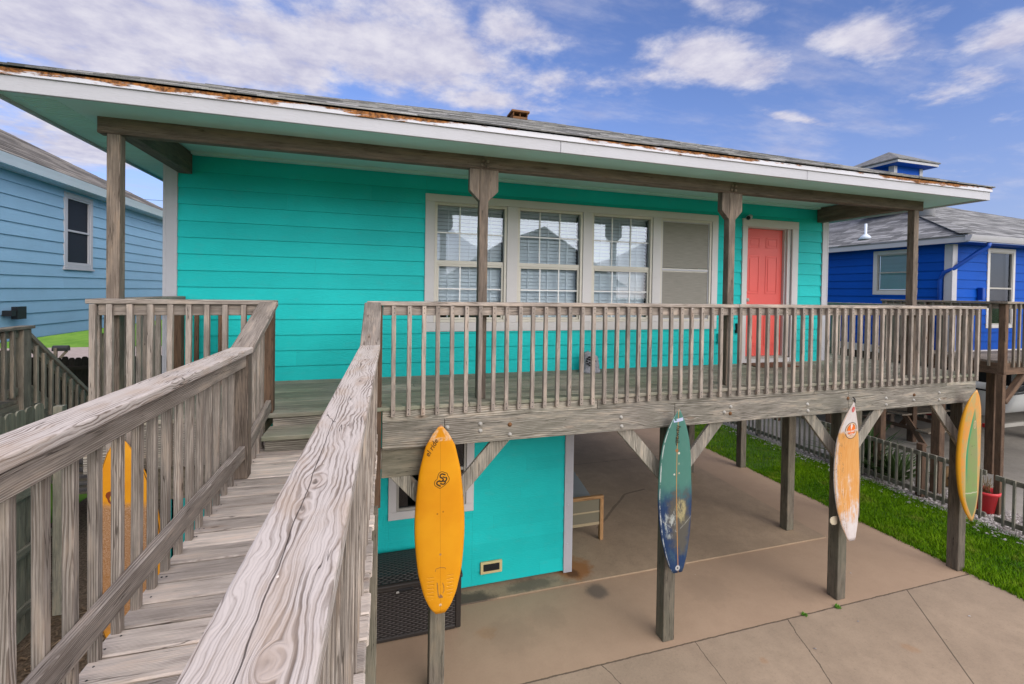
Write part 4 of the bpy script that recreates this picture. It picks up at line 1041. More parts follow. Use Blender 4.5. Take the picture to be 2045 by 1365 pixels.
# 2 green-blue
b2 = Board(3.130, .858, 3.088, 2.612, .425, 4.140, .075, .04, prof=[(0, .30), (.03, .44), (.10, .64), (.22, .86), (.42, 1.0), (.56, .97), (.70, .90), (.80, .77), (.88, .56), (.93, .37), (.97, .19), (1, .02)])
s2 = surfboard(b2, f2, 'scraped green surfboard fading to dark blue at the tail, with an orange stringer', .4)
m = MB(); b2.ribbon(m, [(-.06, .930), (.0, .933), (.055, .938)], .036, .0015); m.build('sticker', paint('pale_blue_tape', (.42, .46, .62), .5, .1), s2)
textobj('lettering', 'hawaii', b2, -.002, .850, .075, R(-92), INK, s2, spread=.0012, shear=.3)
m = MB(); b2.ribbon(m, [(-.012, .775), (-.022, .79), (-.02, .81), (-.008, .822), (-.006, .80), (-.012, .775)], .006, .0016); m.build('emblem', INK, s2)
# 3 white-orange
b3 = Board(5.605, .857, 5.530, 2.560, .418, 4.135, .10, .06, prof=[(0, .24), (.02, .36), (.10, .62), (.22, .85), (.42, 1.0), (.56, .97), (.72, .85), (.82, .66), (.91, .38), (.97, .15), (1, .02)])
s3 = surfboard(b3, f3, 'worn white surfboard with peeling orange paint and a round orange surf shop sticker', .55)
ct = .790; L3 = b3.L(); cu = .012
m = MB(); b3.fan(m, ell(cu, ct, .098, .098 / L3 * 1.05), .0010, (cu, ct)); m.build('sticker', INKP, s3)
m = MB(); b3.ribbon(m, ell(cu, ct, .096, .096 / L3 * 1.05, 36), .007, .0016, True); b3.ribbon(m, ell(cu, ct + .006, .066, .069 / L3, 36), .004, .0020, True); m.build('sticker_ring', INK, s3)
m = MB(); b3.fan(m, ell(cu, ct + .006, .066, .069 / L3), .0014, (cu, ct + .006)); m.build('sticker_disc', INKO, s3)
m = MB(); b3.fan(m, [(cu - .004 + a * .018, ct + .030 + v * .022) for a, v in ((0, 1.1), (-.6, .75), (-.9, .1), (-.5, -.55), (0, -1.2), (.5, -.5), (.95, .15), (.6, .8))], .0026); m.build('sticker_figure', INKW, s3)
textobj('lettering', "JOE'N MATTY", b3, cu, ct - .006, .034, R(6), INKW, s3, .003, .0012)
textobj('lettering', 'Surf Shop', b3, cu, ct - .029, .036, R(6), INKW, s3, .003, .001, .2)
m = MB(); b3.fan(m, [(a * .026 + .006, .945 + v * .021) for a, v in ((0, 1.0), (-.5, .9), (-.95, .2), (-.8, -.6), (-.1, -1.05), (.7, -.6), (1, .2), (.6, .9))], .0012); m.build('sticker', INKR, s3)
m = MB(); b3.ribbon(m, [(.012, .943), (-.004, .952), (-.006, .938), (.014, .938)], .004, .002); m.build('sticker_figure', paint('pink_print', (.62, .25, .24), .5), s3)
m = MB(); pl = lambda a, b, t: (5.445 + a, 4.165 + t, 1.07 + b)
m.prism([(.03, -.03), (-.005, -.045), (-.055, -.035), (-.085, -.005), (-.088, .03), (-.07, .055), (-.03, .062), (.03, .06)], pl, -.006, .006)
m.build('fin', paint('cream_fin', (.55, .47, .33), .4, .05), s3, .003)
m = MB(); m.tube([(5.535, 4.03, 2.555), (5.565, 4.05, 2.585), (5.59, 4.09, 2.60)], .008, 6); m.build('leash_cord', P_BLACK, s3)
# 4 yellow and green
b4 = Board(7.770, .820, 7.760, 2.600, .450, 4.115, .075, .05, prof=[(0, .04), (.02, .22), (.08, .50), (.20, .80), (.40, 1.0), (.56, .99), (.72, .90), (.85, .72), (.93, .47), (.97, .26), (1, .03)], thick=.10)
s4 = surfboard(b4, f4, 'yellow-railed surfboard with a pointed green centre panel and a small oval emblem', .38)
m = MB(); L4 = b4.L(); ct = .735; b4.fan(m, ell(.008, ct, .034, .062 / L4), .001, (.008, ct)); m.build('emblem', paint('cream_print', (.52, .42, .22), .5, .05), s4)
m = MB(); b4.ribbon(m, ell(.008, ct, .033, .061 / L4, 24), .004, .0016, True)
for sg in (-1, 1): b4.ribbon(m, [(.008, ct - .024), (.008 + sg * .016, ct - .010), (.008 + sg * .020, ct + .008), (.008 + sg * .010, ct + .020)], .006, .0018)
b4.ribbon(m, [(.008, ct - .012), (.010, ct + .006), (.006, ct + .024)], .005, .0018); m.build('emblem_lines', paint('olive_ink', (.16, .14, .06), .5), s4)
# 5 orange behind the walkway railing
b5 = Board(-1.735, .96, -1.800, 2.688, .465, 4.130, .05, .03, thick=.06, prof=[(0, .12), (.02, .28), (.10, .60), (.22, .85), (.42, 1.0), (.56, .98), (.72, .84), (.84, .62), (.93, .38), (.98, .18), (1, .05)])
s5 = surfboard(b5, f5, 'deep orange surfboard with rough brown speckled wax, behind the walkway railing', .5)
m = MB(); L5 = b5.L()
for (u, t, ru, rt, ii) in ((-.045, .735, .050, .030, 0), (-.075, .75, .03, .018, 0), (-.03, .70, .045, .013, 0)): b5.fan(m, ell(u, t, ru, rt, 14), .0008)
m.build('sticker', paint('rust_red_print', (.22, .045, .012), .5, .3), s5)
m = MB(); b5.fan(m, ell(-.05, .735, .030, .020, 12), .0014); m.build('sticker_figure', paint('yellow_print', (.62, .40, .03), .5), s5)
m = MB(); b5.fan(m, ell(-.02, .725, .026, .010, 12), .002); b5.fan(m, ell(-.022, .745, .02, .009, 12), .002); m.build('sticker_figure', paint('cream_print', (.68, .58, .36), .5), s5)

# ------------------------------------------------------------------ SMALL THINGS
box = empty('storage_box', (.44, 5.3, 0), 'dark brown wicker-look storage box standing against the turquoise lower wall', 'storage box')
m = MB()
bx0, bx1, by0, by1 = -.40, .985, 5.045, 5.60
def wick_panel(mb, P, u0, u1, v0, v1):
    mb.add([P(u0, v0), P(u1, v0), P(u1, v1), P(u0, v1)], [(0, 1, 2, 3)], [(u0, v0, 0), (u1, v0, 0), (u1, v1, 0), (u0, v1, 0)], .5)
m.box(bx0 + .05, bx1 - .05, by0 + .022, by1 - .02, .05, .585)
m.build('body', P_WICKF, box)
m = MB()
wick_panel(m, lambda u, v: (u, by0 + .016 - (v - .06) * .0, v), bx0 + .06, bx1 - .062, .055, .555)
m.build('front_panel', P_WICK, box, fixn=False)
m = MB()
def rbox(mb, x0, x1, y0, y1, z0, z1): mb.box(x0, x1, y0, y1, z0, z1)
rbox(m, bx0, bx0 + .062, by0, by0 + .08, 0.02, .59); rbox(m, bx1 - .062, bx1, by0, by0 + .08, .02, .59)
rbox(m, bx0, bx0 + .062, by1 - .08, by1, .02, .59); rbox(m, bx1 - .062, bx1, by1 - .08, by1, .02, .59)
rbox(m, bx0 + .0625, bx1 - .0625, by0 + .004, by0 + .05, 0.012, .055); rbox(m, bx0 + .0625, bx1 - .0625, by0 + .004, by0 + .05, .556, .588)
rbox(m, bx1 - .05, bx1 - .005, by0 + .081, by1 - .081, .02, .055); rbox(m, bx1 - .04, bx1 - .02, by0 + .081, by1 - .081, .056, .585)
m.build('frame', P_WICKF, box, .014, 3)
m = MB()
lidv = [(-.012, .592), (-.012, .628), (.10, .668), (.30, .690), (.545, .694), (.545, .592)]
m.prism(lidv, lambda a, b, t: (t, by0 + a, b), bx0 - .012, bx1 + .012)
lid = m.build('lid', P_WICKF, box, .010, 2)
m = MB()
lp = [(.012, .637), (.10, .669), (.30, .691), (.50, .6945)]
for (a, za), (b, zb_) in zip(lp, lp[1:]):
    m.add([(bx0 + .03, by0 + a, za + .0025), (bx1 - .03, by0 + a, za + .0025), (bx1 - .03, by0 + b, zb_ + .0025), (bx0 + .03, by0 + b, zb_ + .0025)], [(0, 1, 2, 3)], [(bx0, a, 0), (bx1, a, 0), (bx1, b, 0), (bx0, b, 0)], .5)
m.build('lid_panel', P_WICK, lid, fixn=False)
m = MB(); m.box(.285, .45, by0 - .010, by0 + .003, .545, .572); m.build('latch', P_BLACK, box, .005)
m = MB(); m.box(.268, .30, by0 - .022, by0 - .0105, .538, .560); m.build('latch', P_METAL, box, .004)

cam_ = empty('security_camera', (5.40, W - .03, 5.0), 'small white and black security camera above the coral door frame', 'camera')
m = MB(); m.tube([(5.45, W - .012, 4.995), (5.43, W - .06, 5.0), (5.405, W - .08, 5.01)], .012, 8); m.lathe((5.45, W - .02, 4.998), [(.028, .012), (.028, -.002), (.015, -.012)], 12, ax='y'); m.build('bracket', P_WHITE, cam_)
m = MB(); m.tube([(5.455, W - .07, 5.015), (5.375, W - .115, 4.985)], [.034, .036], 14); m.build('camera_body', P_WHITE, cam_)
m = MB(); m.tube([(5.3765, W - .1143, 4.9855), (5.366, W - .120, 4.982)], [.031, .026], 14); m.build('lens', P_BLACK, cam_)

rock = empty('rock_speaker', (2.745, 5.46, ZD), 'grey rock-shaped outdoor speaker on the deck against the turquoise wall', 'speaker')
m = MB(); N, K = 12, 22; vs = []; 
for i in range(N + 1):
    t = i / N
    for k in range(K):
        a = 2 * math.pi * k / K
        wx = (.135 - .045 * t - .02 * (t > .95)) * (1 + .08 * math.sin(3 * a + 4 * t)) ; wy = (.10 - .04 * t) * (1 + .07 * math.sin(2 * a + 1 + 3 * t))
        if t < .14: wx *= 1.12; wy *= 1.1
        if i == N: wx *= .55; wy *= .55
        zz = .275 * t; zz -= .06 * max(0, math.cos(a)) * (t ** 4)
        vs.append((2.745 + wx * math.cos(a) + .004 * math.sin(7 * a + i), 5.46 + wy * math.sin(a), ZD + zz + .006 * math.sin(5 * a + i * 1.3) * (0 < i)))
m.add(vs, [(i * K + k, i * K + (k + 1) % K, (i + 1) * K + (k + 1) % K, (i + 1) * K + k) for i in range(N) for k in range(K)] + [tuple(range(K)), tuple(range(N * K, N * K + K))], None, .5, True)
m.build('rock_shell', P_ROCK, rock)
m = MB()
for rr, nn in ((.055, 10), (.024, 3)):
    for k in range(nn):
        a = 2 * math.pi * k / nn; m.lathe((2.715 + rr * math.cos(a), 5.376 + .004, ZD + .155 + rr * math.sin(a)), [(.0115, .02), (.0115, -.012), (.009, -.013)], 8, ax='y')
m.build('speaker_grille', P_BLACK, rock)

matg = MB(); matg.prism([(5.33, 5.28), (6.02, 5.20), (6.07, 5.60), (5.38, 5.62)], lambda a, b, t: (a, b, t), ZD + .001, ZD + .014)
dm = matg.build('doormat', P_MATT, None, .004); tag(dm, 'brown doormat lying on the deck in front of the coral door', 'doormat')

ch = empty('lounge_chair', (2.95, 6.8, .035), 'teak framed sling lounger half hidden behind the white corner trim of the lower room', 'lounge chair')
def leg(x, y): 
    m = MB(); m.box(x - .03, x + .03, y - .03, y + .03, .019, .655); m.build('leg', W_TEAK, ch, .005)
for x in (2.68, 3.40): leg(x, 6.30); leg(x, 7.25)
m = MB(); m.box(2.65, 3.43, 6.27, 6.33, .656, .705); m.build('arm_rail', W_TEAK, ch, .006)
m = MB(); m.box(2.65, 2.71, 6.3305, 7.28, .656, .705); m.build('arm_rail', W_TEAK, ch, .006)
m = MB(); m.box(3.37, 3.43, 6.3305, 7.28, .36, .405); m.box(2.711, 3.369, 7.23, 7.27, .36, .405); m.build('seat_frame', W_TEAK, ch, .006)
m = MB(); m.box(2.712, 3.368, 6.292, 6.304, .30, .655); m.build('side_panel', P_SLING, ch)
m = MB(); m.box(2.711, 3.369, 6.286, 6.310, .255, .299); m.box(2.711, 3.369, 6.283, 6.2915, .45, .475); m.build('seat_frame', paint('tan_rail', (.32, .25, .15), .7), ch, .004)
m = MB(); m.board((3.04, 6.36, .52), (3.04, 7.23, .72), .64, .03); m.build('seat', P_CUSH, ch, .01)

# ------------------------------------------------------------------ LEFT: blue neighbour, its deck, fences, street
def window_on(parent, place, x0, x1, z0, z1, casing, framem, glassm, blind=True, sill=False, cw=.075):
    m = MB(); rect_ring(m, x0, x1, z0, z1, cw, -.030, -.002, place)
    if sill: slab_on(m, x0 - .02, x1 + .02, z0 - .03, z0 - .001, -.05, -.002, place)
    c = m.build('window', casing, parent, .003)
    m = MB(); a, b, z, t = x0 + cw + .001, x1 - cw - .001, z0 + cw + .001, z1 - cw - .001; zm = (z + t) / 2
    rect_ring(m, a, b, z, t, .026, -.020, .03, place); slab_on(m, a + .027, b - .027, zm - .016, zm + .016, -.018, .03, place)
    m.build('frame', framem, c)
    m = MB(); slab_on(m, a + .027, b - .027, z + .027, t - .027, .006, .010, place); m.build('pane', glassm, c)
    if blind:
        m = MB(); zz = z + .04
        while zz < t - .04:
            vs = [place(a + .03, .035, zz), place(b - .03, .035, zz), place(b - .03, .05, zz + .052), place(a + .03, .05, zz + .052)]
            m.add(vs, [(0, 1, 2, 3)]); zz += .047
        m.build('blind', P_BLIND, c, fixn=False)
    return c
lh = empty('neighbour_house', (-8.0, 8.0, 0), 'light blue clapboard house with white gutter beyond the left end of the deck', 'house')
LX = -5.0
pl_l = lambda x, y, z: (LX - y, x, z)
m = MB(); siding(m, (LX, 0, 0), (0, 1, 0), (1, 0, 0), 1.0, 13.33, 2.99, 5.47, holes=[(9.52, 10.33, 4.10, 5.38)], zref=3.0, exp=.19)
siding(m, (0, 13.43, 0), (-1, 0, 0), (0, 1, 0), 5.0, 12.5, 2.99, 5.45, exp=.19)
m.build('wall', P_LBLUE, lh)
m = MB(); m.box(LX - .02, LX + .036, 13.335, 13.43, 2.99, 5.40); m.build('corner_trim', P_WHITE, lh)
m = MB(); m.box(-12.5, LX - .06, 1.0, 13.38, 3.0, 3.1); m.build('floor_frame', W_DARK, lh)
ex, ey, ez = -4.70, 13.62, 5.565
r = MB(); roof_plane(r, (ex, -1, ez), (ex, ey, ez), (-4.2, 0, 2.31), 0, 4.2, 28, (.3, .8)); roof_plane(r, (ex, ey, ez), (-13.1, ey, ez), (0, -4.2, 2.31), 4.2, 4.2, 20, (.5, 1.0))
rf = r.build('roof', S_LEFT, lh)
m = MB(); m.prism([(0, 5.43), (.06, 5.43), (.085, 5.50), (.11, 5.56), (.098, 5.56), (0, 5.555)], lambda a, b, t: (ex - .10 + a, t, b), -1, ey + .02); m.build('gutter', P_GUTTER, rf)
m = MB(); m.box(LX + .02, ex - .10, -1, ey, 5.425, 5.44); m.build('soffit', P_GUTTER, rf)
window_on(lh, pl_l, 9.52, 10.33, 4.10, 5.385, P_WHITE, P_WHITE, P_MESH, False, True, .075)
m = MB(); slab_on(m, 9.62, 10.23, 4.2, 5.28, .04, .06, pl_l); m.build('dark_room', P_DARKM, lh)
m = MB(); m.box(LX + .03, LX + .14, 8.17, 8.25, 3.36, 3.44); m.box(LX + .06, LX + .13, 8.29, 8.47, 3.31, 3.49); m.box(LX + .085, LX + .10, 8.2, 8.3, 3.385, 3.415); m.build('wall_lamp', P_DARKM, lh)
for y in (3.0, 8.3, 11.0, 13.2):
    m = MB(); m.box(LX - .28, LX - .02, y - .13, y + .13, 0, 2.855); m.build('support_post', W_SUPP, lh, .01)
nd = empty('neighbour_deck', (-4.5, 7.0, 0), 'grey wooden deck with stairs descending beside the light blue house', 'deck')
m = MB(); y = 2.5
while y < 7.1: m.box(-4.92, -4.13, y, y + .135, 2.37, 2.405); y += .14
m.build('floor_boards', W_NEIGH, nd)
m = MB(); m.box(-4.15, -4.112, 2.5, 7.10, 2.12, 2.36); m.build('rim_board', W_NEIGH, nd)
m = MB(); m.box(-4.20, -4.06, 2.5, 7.22, 3.265, 3.302); m.build('rail_cap', W_NEIGH, nd, .004)
m = MB(); m.box(-4.15, -4.112, 2.5, 7.02, 3.17, 3.262); m.box(-4.15, -4.112, 2.5, 7.02, 2.47, 2.56); m.build('top_rail', W_NEIGH, nd)
y = 5.2
while y < 7.0: baluster(nd, -4.093, y, 2.46, 3.262, W_NEIGH); y += .13
m = MB(); m.box(-4.21, -4.07, 7.03, 7.17, .0, 3.264); m.build('rail_post', W_NEIGH, nd, .006)
sl = -.79
m = MB(); m.board((-4.13, 7.18, 3.19), (-4.13, 10.4, 3.19 + 3.22 * sl), .10, .045); m.build('stair_handrail', W_NEIGH, nd, .004)
m = MB(); m.board((-4.13, 7.18, 3.10), (-4.13, 10.4, 3.10 + 3.22 * sl), .038, .09); m.build('stair_rail', W_NEIGH, nd)
m = MB(); m.board((-4.13, 7.18, 2.45), (-4.13, 10.2, 2.45 + 3.02 * sl), .038, .24); m.build('stair_stringer', W_NEIGH, nd)
y = 7.30
while y < 10: baluster(nd, -4.10, y, 2.40 + (y - 7.18) * sl, 3.13 + (y - 7.18) * sl, W_NEIGH, .04); y += .14
for k in range(11):
    m = MB(); m.box(-4.95, -4.16, 7.16 + k * .25, 7.44 + k * .25, 2.20 - k * .2, 2.24 - k * .2); m.build('stair_tread', W_NEIGH, nd)
def dogear(mb, x, y, w, z0, z1, along='y', t=.019):
    prof = [(-w / 2, z0), (w / 2, z0), (w / 2, z1 - .05), (w * .40, z1 - .018), (w * .22, z1), (-w * .22, z1), (-w * .40, z1 - .018), (-w / 2, z1 - .05)]
    if along == 'y': mb.prism(prof, lambda a, b, q: (x + q, y + a, b), 0, t)
    else: mb.prism(prof, lambda a, b, q: (x + a, y + q, b), 0, t)
pf = empty('privacy_fence', (-3.5, 4.0, 0), 'tall weathered wooden privacy fence with four rails beside the boardwalk', 'fence')
m = MB(); y = .4
while y < 6.48: dogear(m, -3.56, y, .138, .03, 2.49 + random.uniform(-.012, .012)); y += .142
m.build('pickets', W_FENCE, pf)
for z in (.36, .98, 1.60, 2.18):
    m = MB(); m.box(-3.538, -3.50, .3, 6.5, z - .045, z + .045); m.build('fence_rail', W_FENCE, pf, .004)
for y in (1.6, 4.05, 6.50):
    m = MB(); m.box(-3.50, -3.412, y, y + .088, 0, 2.42); m.build('fence_post', W_FENCE, pf, .004)
df = empty('back_fence', (-8, 15.4, 0), 'dark brown dog-ear picket fence in front of the road', 'fence')
m = MB(); x = -16.0
while x < -2.2: dogear(m, x, 15.4, .138, .03, 1.84 + random.uniform(-.02, .02), 'x'); x += .145
m.build('pickets', W_DARK, df)
m = MB(); m.box(-16, -2.2, 15.362, 15.399, 1.50, 1.59); m.box(-16, -2.2, 15.362, 15.399, .4, .49); m.build('fence_rail', W_DARK, df)
mbx = empty('mailbox', (-12.75, 24.2, 0), 'black mailbox on a leaning wooden post by the road', 'mailbox')
m = MB(); m.prism([(-.11, 0), (.11, 0), (.11, .12), (.08, .20), (.03, .235), (-.03, .235), (-.08, .20), (-.11, .12)], lambda a, b, t: (-12.75 + t, 24.2 + a, .98 + b), -.27, .27); m.build('mailbox_body', P_BLACK, mbx, .006)
m = MB(); m.box(-12.92, -12.82, 24.03, 24.12, 0, 1.12); m.board((-12.85, 24.13, .55), (-12.55, 24.2, .975), .09, .09); m.build('mailbox_post', W_POST, mbx)
for k, (z, d) in enumerate(((8.6, 30), (9.6, 30.3))):
    m = MB(); m.tube([(-45 + i * 6, d + i * .4, z - .5 * math.sin(math.pi * i / 10) - i * .03) for i in range(11)], .012, 4); o = m.build('power_line', P_DARKM)
    tag(o, ('lower' if k == 0 else 'upper') + ' of the two thin overhead wires above the light blue house roof', 'wire', 'overhead wires')

# ------------------------------------------------------------------ RIGHT: royal blue neighbour, its deck, yard things
bh = empty('neighbour_house', (15, 10, 0), 'royal blue house with white trim, grey hip roof and a small square cupola', 'house')
BX, BY = 11.4, 6.4
pl_s = lambda x, y, z: (BX + y, x, z)         # side wall faces -x
pl_f = lambda x, y, z: (x, BY + y, z)         # front wall faces -y
m = MB(); siding(m, (BX, 0, 0), (0, -1, 0), (-1, 0, 0), -14, -(BY + .02), 2.62, 4.99, exp=.185, holes=[(-7.93, -7.0, 3.885, 4.905)], zref=2.74)
siding(m, (0, BY, 0), (1, 0, 0), (0, -1, 0), BX + .02, 22, 2.62, 4.99, exp=.185, holes=[(12.48, 13.40, 3.2, 4.91)], zref=2.74)
m.build('wall', P_DBLUE, bh)
m = MB(); m.box(BX - .036, BX + .11, BY - .036, BY - .002, 2.70, 5.0); m.box(BX - .036, BX - .002, BY - .0015, BY + .11, 2.70, 5.0); m.build('corner_trim', P_WHITE, bh, .003)
m = MB(); m.box(BX + .03, 22, BY + .06, 14, 2.36, 2.60); m.build('floor_frame', W_DARK, bh)
m = MB(); m.box(BX - .02, BX + .0, BY + .12, 14, 2.52, 2.69); m.box(BX + .12, 22, BY - .022, BY - .001, 2.62, 2.74); m.build('skirt_board', P_TRIM, bh)
ex, ey, ez = 11.16, 6.02, 5.085
r = MB(); roof_plane(r, (ex, 16, ez), (ex, ey, ez), (5.2, 0, 2.08), 0, 5.2, 34, (.25, .5)); roof_plane(r, (ex, ey, ez), (23, ey, ez), (0, 5.2, 2.08), 5.2, 5.2, 34, (.25, .5))
p0 = Vector((ex, ey, ez + .02)); d = Vector((5.2, 5.2, 2.08))
for i in range(34): r.board(p0 + d * (i / 34) + Vector((0, 0, .012)), p0 + d * ((i + 1.15) / 34), .24, .01)
rf = r.build('roof', S_BLUE, bh)
m = MB(); m.box(ex + .01, ex + .035, ey + .0, 16, 4.945, 5.055); m.build('fascia', P_WHITE, rf, .003)
m = MB(); m.box(ex + .002, ex + .03, ey + .0, 16, 5.056, 5.080); m.build('drip_edge', paint('grey_drip', (.20, .19, .18), .6), rf)
m = MB(); m.prism([(0, 4.96), (.07, 4.96), (.10, 5.02), (.12, 5.075), (.105, 5.075), (0, 5.07)], lambda a, b, t: (t, ey + .03 - a, b), ex - .02, 23); m.build('gutter', P_WHITE, rf, .004)
m = MB(); m.box(ex + .04, 23, ey + .04, BY - .03, 4.94, 4.955); m.box(ex + .04, BX - .03, BY - .03, 14, 4.94, 4.955); m.build('soffit', P_DBLUE, rf)
m = MB(); m.tube([(11.78, 6.0, 4.95), (11.78, 6.02, 4.87), (11.70, 6.12, 4.78), (11.40, 6.36, 4.44), (11.345, 6.50, 4.36), (11.345, 6.56, 4.20), (11.345, 6.56, 2.5)], .04, 10); m.build('downspout', P_DBLUEP, bh)
window_on(bh, pl_s, 7.0, 7.93, 3.885, 4.905, P_TRIM, P_METAL, GLASS, True, False, .085)
fw = window_on(bh, pl_f, 12.48, 13.40, 3.20, 4.91, P_TRIM, P_METAL, GLASS, False, False, .075)
m = MB(); slab_on(m, 12.60, 13.18, 3.31, 4.82, .07, .085, pl_f); m.build('curtain', paint('pale_shade', (.52, .50, .55), .7), fw)
m = MB(); m.tube([(12.72 + .32 * i / 8, BY + .066, 3.93 - .035 * math.sin(math.pi * i / 8)) for i in range(9)], .008, 6); m.build('smile_mark', INK, fw)
m = MB(); slab_on(m, 13.20, 13.30, 3.31, 4.82, .08, .10, pl_f); m.build('dark_room', P_DARKM, fw)
m = MB(); m.box(12.17, 12.25, BY - .12, BY - .02, 3.80, 4.06); m.build('wall_lamp', P_DBLUEP, bh, .01)
# cupola
cp = MB(); cx0, cx1, cy0, cy1 = 13.30, 14.36, 8.82, 9.90
siding(cp, (0, cy0, 0), (1, 0, 0), (0, -1, 0), cx0, cx1, 6.2, 7.36, exp=.185); siding(cp, (cx0, 0, 0), (0, -1, 0), (-1, 0, 0), -cy1, -cy0, 6.2, 7.36, exp=.185)
cp.box(cx0 + .06, cx1, cy0 + .06, cy1, 6.2, 7.36)
cu = cp.build('cupola', P_DBLUE, bh)
m = MB(); m.box(cx0 - .02, cx0 + .10, cy0 - .03, cy0 - .002, 6.4, 7.35); m.box(cx1 - .10, cx1 + .02, cy0 - .03, cy0 - .002, 6.4, 7.35); m.box(cx0 - .03, cx0 - .002, cy0 - .0015, cy0 + .10, 6.4, 7.35); m.build('corner_trim', P_WHITE, cu)
m = MB(); hx0, hx1, hy0, hy1 = 13.0, 14.55, 8.52, 10.0; m.box(hx0, hx1, hy0, hy1, 7.362, 7.43); m.build('fascia', P_WHITE, cu, .004)
m = MB(); m.box(hx0 + .02, hx1 - .02, hy0 + .02, hy1 - .02, 7.352, 7.3615); m.build('soffit', P_DBLUE, cu)
r = MB(); h = (hx1 - hx0) / 2 + .03; sl_ = .30 * h; zz = 7.435
A, B_, C_, D_ = (hx0 - .03, hy0 - .03, zz), (hx1 + .03, hy0 - .03, zz), (hx1 + .03, hy1 + .03, zz), (hx0 - .03, hy1 + .03, zz)
r.add([A, B_, C_, D_, ((hx0 + hx1) / 2, (hy0 + hy1) / 2, zz + .46)] + [(q[0], q[1], zz + .03) for q in (A, B_, C_, D_)], [(0, 1, 6, 5), (1, 2, 7, 6), (2, 3, 8, 7), (3, 0, 5, 8), (5, 6, 4), (6, 7, 4), (7, 8, 4), (8, 5, 4)]); r.build('roof', S_BLUE, cu)
# roof vents
m = MB(); m.lathe((13.1, 7.9, 5.85), [(.16, 0), (.16, .22), (.23, .24), (.23, .30), (.05, .34)], 16); m.build('roof_vent', P_WHITE, rf)
m = MB(); m.lathe((11.62, 8.3, 5.25), [(.16, 0), (.07, .10), (.028, .13), (.028, .38), (.02, .385)], 12); m.build('vent_pipe', P_GUTTER, rf)
for (x, y) in ((10.38, 7.02), (10.60, 6.10), (11.5, 9.0), (13.75, 8.5), (13.0, 6.5), (16, 6.5), (11.9, 11.0), (14.6, 9.6), (16.5, 9.9)):
    m = MB(); m.box(x - .075, x + .075, y - .075, y + .075, 0, 2.355 if x > 11.3 else 2.5); m.build('support_post', W_BROWN if x < 14 else W_POST, bh, .006)
m = MB(); m.box(12.5, 22, 12.4, 12.5, 0, 2.36); m.box(21.9, 22, 7, 12.4, 0, 2.36); m.build('lower_wall', P_DARKM, bh)  # near-black back walls: their colour stands in for the shade under the house
# deck of the blue house
bd = empty('neighbour_deck', (13, 5.8, 0), 'brown and grey wooden deck with railing in front of the royal blue house', 'deck')
dx, dy = 10.62, 5.16
m = MB(); y = dy + .02
while y < 7.2: m.box(dx + .02, 17 if y < BY - .15 else BX - .05, y, y + .135, 2.69, 2.725); y += .14
m.build('floor_boards', W_NEIGH, bd)
m = MB(); m.box(dx, dx + .04, dy, 7.2, 2.49, 2.688); m.box(dx + .041, 17, dy, dy + .04, 2.49, 2.688); m.build('rim_board', W_BROWN, bd, .004)
m = MB(); m.box(dx - .05, dx + .09, dy + .091, 7.2, 3.745, 3.782); m.box(dx - .05, 17, dy - .05, dy + .09, 3.745, 3.782); m.build('rail_cap', W_NEIGH, bd, .004)
m = MB(); m.box(dx, dx + .038, dy + .10, 7.2, 3.655, 3.743); m.box(dx + .10, 17, dy, dy + .038, 3.655, 3.743); m.build('top_rail', W_NEIGH, bd)
for (x, y) in ((dx + .045, dy + .045), (dx + .045, 6.35), (12.6, dy + .045)):
    m = MB(); m.box(x - .046, x + .046, y - .046, y + .046, 2.53 if y < 6 else 2.726, 3.743); m.build('rail_post', W_BROWN, bd, .004)
y = dy + .2
while y < 7.1: baluster(bd, dx - .0195, y, 2.62, 3.743, W_NEIGH, .034); y += .145
x = dx + .2
while x < 14: baluster(bd, x, dy - .0195, 2.62, 3.743, W_NEIGH, .034); x += .145
m = MB(); m.box(10.60, 10.69, 5.16, 5.25, 0, 2.488); m.build('support_post', W_BROWN, bd, .004)
m = MB(); m.board((10.70, 5.20, 2.0), (11.25, 5.20, 2.48), .09, .09); m.build('brace', W_BROWN, bd, .004)
m = MB(); m.box(12.9, 13.0, 5.2, 5.3, 0, 2.488); m.build('support_post', W_SUPP, bd, .004)

# the gabled house behind the viewer: it is only seen mirrored in the porch windows
oh = empty('opposite_house', (9.8, -18, 0), 'grey gabled house behind the viewer, visible only as a reflection in the porch windows', 'house')
m = MB(); siding(m, (0, -15, 0), (1, 0, 0), (0, 1, 0), 4.8, 14.8, 2.6, 4.5, exp=.2); m.box(4.8, 14.8, -24, -15.06, 2.6, 4.5)
m.prism([(4.8, 4.5), (14.8, 4.5), (9.8, 7.5)], lambda a, b, t: (a, t, b), -24, -15.02); m.build('wall', paint('grey_blue_siding', (.34, .40, .46), .6), oh)
m = MB(); roof_plane(m, (4.1, -14.4, 4.22), (4.1, -24.5, 4.22), (5.7, 0, 3.55), 0, 0, 16, (.5, 1.2)); roof_plane(m, (15.5, -24.5, 4.22), (15.5, -14.4, 4.22), (-5.7, 0, 3.55), 0, 0, 16, (.5, 1.2)); m.build('roof', S_LEFT, oh)
for x in (5.2, 7.5, 10, 12.3, 14.4):
    m = MB(); m.box(x - .1, x + .1, -14.9, -14.7, 0, 2.6); m.build('support_post', W_SUPP, oh)
    m = MB(); m.box(x - .1, x + .1, -23, -22.8, 0, 2.6); m.build('support_post', W_SUPP, oh)
m = MB(); rect_ring(m, 9.2, 10.4, 3.0, 4.4, .1, -14.99, -14.95); m.box(9.3, 10.3, -14.985, -14.97, 3.1, 4.3); m.build('window', P_WHITE, oh)

